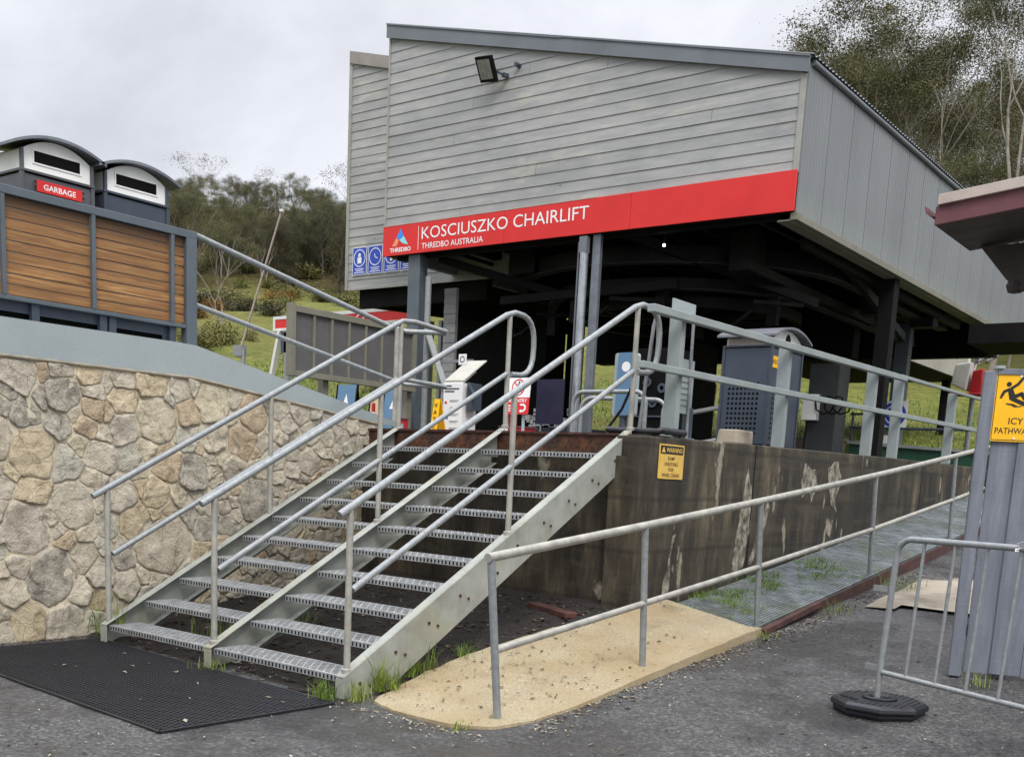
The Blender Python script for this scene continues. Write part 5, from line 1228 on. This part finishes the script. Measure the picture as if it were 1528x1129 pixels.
def tree_proto(key, seed, H, P, leaf, trunk_mat, leaf_mat, name):
    rng = random.Random(seed); tr = MB(); tips = []
    base = thing(name, None, None, (0, 0, -500))
    for s_ in range(P.get('stems', 1)):
        d = Vector((rng.gauss(0, P['lean']), rng.gauss(0, P['lean']), 1)).normalized()
        grow(rng, tr, tips, Vector((rng.uniform(-.2, .2) * P.get('stems', 1), rng.uniform(-.2, .2) * P.get('stems', 1), -.4)), d, P['trunk'] * H, P['rad'] * H, 0, P)
    hmax = max(p.z for p, w in tips); k = H / (hmax + leaf[0] * .5)
    tr.v = [(x * k, y * k, z * k - 500) for x, y, z in tr.v]
    tr.build('trunk', trunk_mat, base)
    cr = MB()
    for p, w in tips: leaves(cr, rng, p * k + Vector((0, 0, -500)), leaf[0] * rng.uniform(.7, 1.25), int(leaf[1] * w), leaf[2], leaf[3], leaf[4])
    for _ in range(P.get('under', 0)):
        p, w = rng.choice(tips); q = p * k; q = Vector((q.x * rng.uniform(.3, 1), q.y * rng.uniform(.3, 1), q.z * rng.uniform(P.get('lo', .3), .8)))
        leaves(cr, rng, q + Vector((0, 0, -500)), leaf[0] * rng.uniform(.7, 1.2), int(leaf[1] * .8), leaf[2], leaf[3], leaf[4])
    cr.build('crown', leaf_mat, base); protos[key] = base
    return base
DENSE = dict(wob=.16, up=.05, tap=.7, lev=4, kids=[2, 3, 3], spread=(.4, .8), len=(.68, .86), trunk=.24, rad=.016, lean=.08, under=75, lo=.05)
GUM = dict(wob=.1, up=.07, tap=.72, lev=4, kids=[2, 2, 3], spread=(.3, .58), len=(.72, .9), trunk=.30, rad=.011, lean=.05, stems=2)
TALL = dict(wob=.07, up=.1, tap=.75, lev=4, kids=[2, 3], spread=(.24, .5), len=(.6, .85), trunk=.42, rad=.009, lean=.04, under=40, lo=.22)
WISP = dict(wob=.13, up=.06, tap=.7, lev=4, kids=[2, 3], spread=(.35, .6), len=(.66, .85), trunk=.36, rad=.008, lean=.06)
for i in range(4): tree_proto('dense%d' % i, 20 + i, 10, DENSE, (.6, 300, .085, .75, .3), 'bark', 'dark_leaf' if i % 2 else 'gum_leaf', 'bushy_gum_tree')
for i in range(3): tree_proto('gum%d' % i, 40 + i, 10, GUM, (.55, 380, .066, .5, .3), 'pale_bark', 'gum_leaf', 'snow_gum_tree')
for i in range(4): tree_proto('tall%d' % i, 60 + i, 16, TALL, (.62, 520, .066, .7, .5), 'pale_bark', 'dark_leaf' if i % 2 else 'gum_leaf', 'tall_gum_tree')
for i in range(2): tree_proto('wisp%d' % i, 80 + i, 10, WISP, (.6, 18, .13, .5, .2), 'pale_bark', 'twig_leaf', 'wispy_gum_tree')
for i in range(2):
    q = dict(GUM); q['stems'] = 4; q['trunk'] = .3; q['lean'] = .22; tree_proto('umb%d' % i, 90 + i, 12, q, (.55, 300, .075, .35, .1), 'pale_bark', 'gum_leaf', 'umbrella_gum_tree')
used = set()
CX, CY = 4.735, -4.506
def place(key, bear, dist, H, label, group, h0=None):
    a = R(bear); x = CX - math.sin(a) * dist; y = CY + math.cos(a) * dist
    pr = protos[key]; h0 = {'d': 10, 'g': 10, 't': 16, 'w': 10, 'u': 12}[key[0]]
    k = H / h0; z = zhill(x, y) - .1
    o = dup(pr, (x, y, z), label, rt.uniform(0, 6.28), (k * rt.uniform(.9, 1.15), k * rt.uniform(.9, 1.15), k))
    o['category'] = 'tree'
    if group: o['group'] = group
    return o
rt = random.Random(3)
gl = 'gum trees of the wood on the left hillside'; gr = 'tall gum trees on the hillside right of the station'
L1 = 'bushy dark olive gum tree in the unbroken wood on the left hillside'
L2 = 'pale-stemmed gum tree with an open crown in the wood on the left hillside'
for i in range(62):
    d = rt.choice([0, 0, 1, 2, 3]) * 13 + 112 + rt.uniform(-5, 5)
    b = 44.5 + (i * 17.3 % 46) / 46 * 12.5 + rt.uniform(-.6, .6)
    if rt.random() < .72: place('dense%d' % rt.randrange(4), b, d, rt.uniform(5.0, 7.0), L1, gl)
    else: place('gum%d' % rt.randrange(3), b, d, rt.uniform(6, 7.8), L2, gl)
place('wisp0', 51.6, 128, 10.5, 'bare wispy gum standing alone above the middle of the left wood', None)
place('wisp1', 49.9, 132, 9, 'second thin wispy gum poking above the left wood, right of the bare one', None)
place('wisp1', 46.2, 122, 11.5, 'tall wispy pale gum above the wood just left of the station wing', None)
place('wisp0', 44.6, 118, 12.5, 'wispy gum half hidden by the station wing', None)
place('umb0', 54.4, 104, 9.2, 'spreading umbrella gum with bright gaps between its stems beside the right litter bin', None)
place('umb1', 55.8, 106, 8.6, 'flat-topped umbrella gum rising behind the right litter bin lid', None)
place('umb0', 57.6, 106, 9.0, 'gum tree of the left wood standing behind the right litter bin', None)
place('gum1', 52.6, 60, 5.6, 'small thin gum alone on the grass slope left of the leaning pole', None)
place('dense1', 44.2, 96, 9.5, 'dark dense gum at the edge of the wood beside the station wing', None)
place('dense3', 46.6, 100, 8.5, 'dark gum with a slanting white stem in front of the left wood', None)
R1 = 'tall dark olive gum with pale trunk in the wood right of the station'
R2 = 'slender open-crowned gum in the wood right of the station'
for i in range(40):
    row = i % 4; b = 20.6 - (i // 4) * 1.9 + rt.uniform(-.8, .8); d = 52 + row * 13 + rt.uniform(-4, 4)
    top = lerp(.33, .43, min(1, max(0, (21 - b) / 12))) - (.07 if b > 18.6 else 0) - (.07 if row in (0,) else 0)
    a = R(b); gz = zhill(CX - math.sin(a) * d, CY + math.cos(a) * d); H = min(24, max(10, 1.45 + top * d * rt.uniform(.86, 1.0) - gz))
    if rt.random() < .62 and b < 19.5: place('tall%d' % rt.randrange(4), b, d, H, R1, gr)
    else: place('gum%d' % rt.randrange(3) if b > 17 else 'tall%d' % rt.randrange(4), b, d, H * (.96 if b < 19 else .92), R2, gr)
place('umb0', 19.2, 62, 19.5, 'umbrella gum with fan-like pale branches above the corner of the station roof', None)
place('umb1', 21.2, 66, 17.5, 'rounded gum crown peeping over the station roof edge', None)
place('umb0', 22.9, 72, 18.5, 'leftmost gum crown showing over the station roof', None)
place('tall2', 14.0, 50, 20, 'tallest gum of the right wood, standing above the station side wall', None)
for i in range(18):
    b = 27 + i * 1.0; place('dense%d' % rt.randrange(4), b, rt.uniform(95, 125), rt.uniform(8, 11), 'gum tree on the hillside hidden behind the station', 'trees behind the station')
# shrubs
def shrub_proto(key, seed, mat):
    rng = random.Random(seed); base = thing('shrub', None, None, (0, 0, -500)); st_ = MB(); fo = MB()
    for k in range(16):
        az = rng.uniform(0, 6.28); el = rng.uniform(.3, 1.4); d = Vector((math.cos(az) * math.cos(el), math.sin(az) * math.cos(el), math.sin(el))); L = rng.uniform(.5, .9)
        st_.tube([Vector((0, 0, -500.1)), Vector((0, 0, -500)) + d * L], [.025, .01], 4, False); leaves(fo, rng, Vector((0, 0, -500)) + d * L, .42, 60, .12, .8, -.2); leaves(fo, rng, Vector((0, 0, -500)) + d * L * .6, .35, 30, .12, .8, 0)
    st_.build('stem', 'bark', base); fo.build('foliage', mat, base); protos[key] = base
shrub_proto('s0', 1, 'shrub_leaf'); shrub_proto('s1', 2, 'shrub_leaf'); shrub_proto('s2', 3, 'rust_shrub'); shrub_proto('s3', 4, 'dark_leaf')
def shrub(key, b, d, w, h, label):
    a = R(b); x = CX - math.sin(a) * d; y = CY + math.cos(a) * d
    o = dup(protos[key], (x, y, zhill(x, y) - .05), label, rt.uniform(0, 6.28), (w, w, h)); o['category'] = 'shrub'; o['group'] = 'shrubs on the grass slopes'
sl = {'s0': 'grey-green shrub low on the grassy slope left of the station', 's1': 'grey-green shrub low on the grassy slope left of the station', 's2': 'rust-brown shrub on the slope below the left wood', 's3': 'dark shrub at the foot of the left wood'}
for i in range(46):
    k = rt.choice(['s0', 's1', 's0', 's1', 's3']); d = rt.uniform(70, 108); b = rt.uniform(44, 59); shrub(k, b, d, rt.uniform(.8, 1.9), rt.uniform(.6, 1.1), sl[k])
for i in range(30): b = 44 + i * .5; shrub('s3' if i % 3 else 's0', b, rt.uniform(112, 120) if i % 2 else rt.uniform(128, 140), rt.uniform(1.8, 2.8), rt.uniform(1.3, 2.2), sl['s3'])
for b, d in ((54.6, 70), (53.8, 72), (52.9, 76), (50.2, 84), (49.4, 86)): shrub('s2', b, d, 1.1, .9, sl['s2'])
for b, d, w, h in ((53.9, 47, 1.0, .9), (53.3, 48, .9, .8), (52.7, 49, 1.0, 1.0), (54.4, 50, .8, .8), (52.2, 50, .7, .7), (51.2, 52, .6, .6)): shrub('s0' if w > .8 else 's1', b, d, w, h, 'olive shrub on the near grass just above the stone wall coping')
for b, d, w, h in ((44.5, 34, .8, .6), (47.3, 40, .8, .6), (49, 44, .7, .7), (46.2, 47, .9, .8)): shrub('s3', b, d, w, h, 'dark low shrub on the grass beyond the grey screen')
for k in list(protos):
    b = protos[k]
    for c_ in list(b.children): bpy.data.objects.remove(c_)
    bpy.data.objects.remove(b)

# ------------------------------------------------------------------ grass, weeds, leaf litter
rg = random.Random(9)
def blade(mb, p, h, lean, w):
    az = rg.uniform(0, 6.28); d = Vector((math.cos(az), math.sin(az), 0)); s_ = Vector((-d.y, d.x, 0)) * w; p = Vector(p)
    a = p + Vector((0, 0, h * .6)) + d * lean * .35; b = p + Vector((0, 0, h)) + d * lean
    mb.add([p - s_, p + s_, a + s_ * .7, a - s_ * .7, b], [(0, 1, 2, 3), (3, 2, 4)])
mb = MB()
for _ in range(26000):
    if rg.random() < .5: b = rg.uniform(44, 61); d = rg.uniform(17, 44)
    else: b = rg.uniform(5, 34); d = rg.uniform(19, 42)
    a = R(b); x = CX - math.sin(a) * d + rg.gauss(0, .1); y = CY + math.cos(a) * d
    if (-8 < x < .3 and y < 13.2): continue
    blade(mb, (x, y, zhill(x, y) - .02), rg.uniform(.05, .17), rg.uniform(.02, .12), rg.uniform(.008, .02))
tag(mb.build('grass_blades', 'blade'), 'short yellow-green grass on the slopes behind the station', 'grass', None, 'stuff')
def tuft(mb, x, y, z, n, r_, h):
    for _ in range(n): blade(mb, (x + rg.gauss(0, r_), y + rg.gauss(0, r_), z), h * rg.uniform(.4, 1.1), h * rg.uniform(.1, .9), rg.uniform(.0015, .0035))
def weed(x, y, z, n, r_, h, label, group='weed tufts round the stairs and ramp'):
    mb = MB(); mb.org = (x, y, z); tuft(mb, x, y, z, n, r_, h); tag(mb.build('weed_tuft', 'blade'), label, 'weed', group)
weed(-.02, -.1, .02, 90, .035, .14, 'small green tuft at the foot of the right stringer, nearest the mat')
weed(.13, .03, .03, 110, .05, .13, 'weed tuft between the right stringer foot and the sandy path')
mb = MB(); mb.org = (.1, .4, .05)
for k in range(11): y_ = rg.uniform(.16, .85); tuft(mb, .09 + rg.gauss(0, .035), y_, .02 + y_ * .13, rg.choice([14, 40, 70]), rg.uniform(.015, .045), rg.uniform(.08, .24))
tag(mb.build('weed_tuft', 'blade'), 'long grassy clump growing under the right stringer beside the sandy path', 'weed', 'weed tufts round the stairs and ramp')
weed(.05, 1.15, .17, 60, .06, .12, 'grass tuft on the edge of the sandy path under the handrail')
weed(1.02, -.02, .02, 40, .045, .05, 'flat tuft at the foot of the first ramp handrail post')
weed(-1.2, -.08, .02, 40, .05, .1, 'thin tuft at the foot of the middle stringer')
weed(-2.0, .55, .09, 60, .1, .18, 'leafy green weed under the lowest left tread')
weed(-1.75, 1.15, .17, 60, .1, .18, 'grass clump under the third left tread')
weed(-2.53, .1, .16, 30, .03, .22, 'thin dry stalks rising beside the left stringer foot')
weed(-2.8, .12, .05, 26, .05, .45, 'dry stalks standing against the base of the stone wall')
weed(1.24, 3.55, .24, 40, .05, .09, 'bright green tuft at the corner of the path and the rusty beam')
weed(1.25, 5.0, .35, 60, .09, .12, 'weed clump beneath the rusty edge beam')
weed(1.35, 6.4, .5, 80, .14, .2, 'larger weed clump below the upper end of the ramp beam')
weed(3.02, 3.05, .2, 40, .05, .1, 'pale weed rosette under the grey board fence')
mb = MB(); mb.org = (.7, 4.5, .4)
for _ in range(330):
    y = rg.uniform(3.45, 6.6); x = min(1.05, max(.31, .45 + rg.gauss(0, .2) + (y - 4.2) * .1))
    if noise.noise((x * 3, y * 2, 4)) < .02 and y > 3.7: continue
    tuft(mb, x, y, ramp_z(x, y) - .01, 14, .04, .06)
tag(mb.build('moss_grass', 'blade'), 'thin grass and moss growing through the lower slats of the ramp', 'grass', None, 'stuff')
def litter(name, mat, n, fn, lo, hi, label):
    mb = MB()
    for _ in range(n):
        x, y, z = fn(); a = rg.uniform(0, 6.28); L = rg.uniform(lo, hi); w = L * rg.uniform(.15, .5); d = Vector((math.cos(a), math.sin(a), rg.uniform(-.15, .15))) * L / 2; s_ = Vector((-math.sin(a), math.cos(a), rg.uniform(-.2, .2))) * w / 2; p = Vector((x, y, z + .004)); u = Vector((0, 0, rg.uniform(.002, .008)))
        mb.add([p - d, p - s_ * .9 + u, p + d, p + s_ + u], [(0, 1, 2, 3)])
    tag(mb.build(name, mat), label, 'litter', None, 'stuff')
def on_asphalt():
    x = rg.uniform(-1, 4.2); y = rg.uniform(-2.2, 4.2)
    return x, y, zgb(x, y) if not (x < 1.2 and y > -.02) else zgb(x, -.1) if False else (zgb(x, y))
def near_path():
    y = rg.uniform(.2, 7.5); x = 1.2 + abs(rg.gauss(0, .12)) + max(0, .12 * (1 - y)); return x, y, zgb(x, y)
def front_path():
    x = rg.uniform(.0, 1.3); y = -.06 - abs(rg.gauss(0, .1)); return x, y, zgb(x, y)
def under(): x = rg.uniform(-2.9, .2); y = rg.uniform(.0, 2.9); return x, y, zsoil2(x, y) + .004
def onslab(): x = rg.uniform(.2, 1.15); y = abs(rg.gauss(1.3, .8)) + .1; return x, min(y, 3.3), max(slab_z(x, min(y, 3.3)), zg(x, y) + .018) + .004
plain('pale_chip', 'a59c8a', '857b69', .8); plain('leaf_brown', '4a3524', '2e2118', .8)
litter('pale_chips', 'pale_chip', 760, near_path, .012, .055, 'pale bark chips and gravel along the path edge')
litter('pale_chips', 'pale_chip', 110, front_path, .01, .045, 'pale bark chips before the sandy path')
litter('pale_chips', 'pale_chip', 520, on_asphalt, .008, .04, 'scattered pale leaves on the asphalt')
litter('dead_leaves', 'leaf_brown', 1300, under, .02, .09, 'dead leaves and twigs on the soil under the stairs')
litter('pale_chips', 'pale_chip', 360, under, .015, .05, 'pale chips on the soil under the stairs')
litter('dead_leaves', 'leaf_brown', 230, onslab, .012, .05, 'dark dead leaves on the sandy path')
litter('dead_leaves', 'leaf_brown', 420, on_asphalt, .015, .05, 'brown dead leaves on the asphalt')
litter('dead_leaves', 'leaf_brown', 260, near_path, .015, .06, 'dead leaves along the rusty beam')
def wallfoot(): y = rg.uniform(-1.2, .1); x = -2.92 + abs(rg.gauss(0, .06)); return x, y, .022
litter('dead_leaves', 'leaf_brown', 120, wallfoot, .015, .05, 'dead leaves along the foot of the stone wall')
def onmat(): return rg.uniform(-2.5, .05), rg.uniform(-1.1, -.15), .037
litter('pale_chips', 'pale_chip', 16, onmat, .02, .06, 'a few pale leaves on the black mat')

# ------------------------------------------------------------------ sky, light, camera
w = bpy.data.worlds.new('World'); S.world = w; w.use_nodes = True; t = w.node_tree; t.nodes.clear()
def N(ty, **k):
    o = t.nodes.new(ty)
    for a, v in k.items(): setattr(o, a, v)
    return o
SUN_EL, SUN_AZ = R(50), R(130)           # high sun behind thin cloud, from behind the camera
out = N('ShaderNodeOutputWorld'); bg = N('ShaderNodeBackground'); t.links.new(bg.outputs[0], out.inputs[0]); bg.inputs[1].default_value = .1
sky = N('ShaderNodeTexSky', sky_type='NISHITA'); sky.sun_disc = False; sky.sun_elevation = SUN_EL; sky.sun_rotation = SUN_AZ
tc = N('ShaderNodeTexCoord'); sep = N('ShaderNodeSeparateXYZ'); t.links.new(tc.outputs['Generated'], sep.inputs[0])
mp = N('ShaderNodeMapping'); mp.inputs['Scale'].default_value = (1, 1, 1.8); t.links.new(tc.outputs['Generated'], mp.inputs[0])
n1 = N('ShaderNodeTexNoise'); n1.inputs['Scale'].default_value = 3.2; n1.inputs['Detail'].default_value = 7; n1.inputs['Roughness'].default_value = .55; n1.inputs['Distortion'].default_value = .4; t.links.new(mp.outputs[0], n1.inputs[0])
cr = N('ShaderNodeValToRGB'); e = cr.color_ramp.elements; e[0].position = .32; e[0].color = (4.7, 4.8, 5.2, 1); e[1].position = .66; e[1].color = (7.4, 7.5, 7.9, 1); t.links.new(n1.outputs[0], cr.inputs[0])
up = N('ShaderNodeMapRange'); up.inputs['From Min'].default_value = .42; up.inputs['From Max'].default_value = .95; up.inputs['To Min'].default_value = 1.0; up.inputs['To Max'].default_value = 3.9; t.links.new(sep.outputs[2], up.inputs[0])
mul = N('ShaderNodeVectorMath', operation='SCALE'); t.links.new(cr.outputs[0], mul.inputs[0]); t.links.new(up.outputs[0], mul.inputs['Scale'])
mx = N('ShaderNodeMix', data_type='RGBA'); mx.inputs[0].default_value = .93; t.links.new(sky.outputs[0], mx.inputs[6]); t.links.new(mul.outputs[0], mx.inputs[7]); t.links.new(mx.outputs[2], bg.inputs[0])
ld = bpy.data.lights.new('sun', 'SUN'); ld.energy = 1.5; ld.angle = R(22); ld.color = (1, .96, .9); lo = bpy.data.objects.new('sun', ld); COL.objects.link(lo)
sd = Vector((math.sin(SUN_AZ) * math.cos(SUN_EL), math.cos(SUN_AZ) * math.cos(SUN_EL), math.sin(SUN_EL))); lo.rotation_euler = sd.to_track_quat('Z', 'Y').to_euler(); lo.location = (0, -5, 30)

from mathutils import Matrix
cd = bpy.data.cameras.new('camera'); co = bpy.data.objects.new('camera', cd); COL.objects.link(co); S.camera = co
yaw, pit, rol = .64605, -.17055, .05119
f = Vector((-math.sin(yaw) * math.cos(pit), math.cos(yaw) * math.cos(pit), math.sin(pit))); r_ = Vector((math.cos(yaw), math.sin(yaw), 0)); u = r_.cross(f)
r2 = r_ * math.cos(rol) + u * math.sin(rol); u2 = u * math.cos(rol) - r_ * math.sin(rol)
m = Matrix((r2, u2, -f)).transposed().to_4x4(); m.translation = Vector((4.73545, -4.50566, 1.45171)); co.matrix_world = m
cd.sensor_fit = 'HORIZONTAL'; cd.sensor_width = 36; cd.lens = 36 * 1578.89 / 1528; cd.shift_x = 0; cd.shift_y = (978.93 - 564.5) / 1528
cd.clip_start = .05; cd.clip_end = 2000
S.view_settings.view_transform = 'Standard'; S.view_settings.look = 'None'; S.view_settings.exposure = .55; S.view_settings.gamma = 1
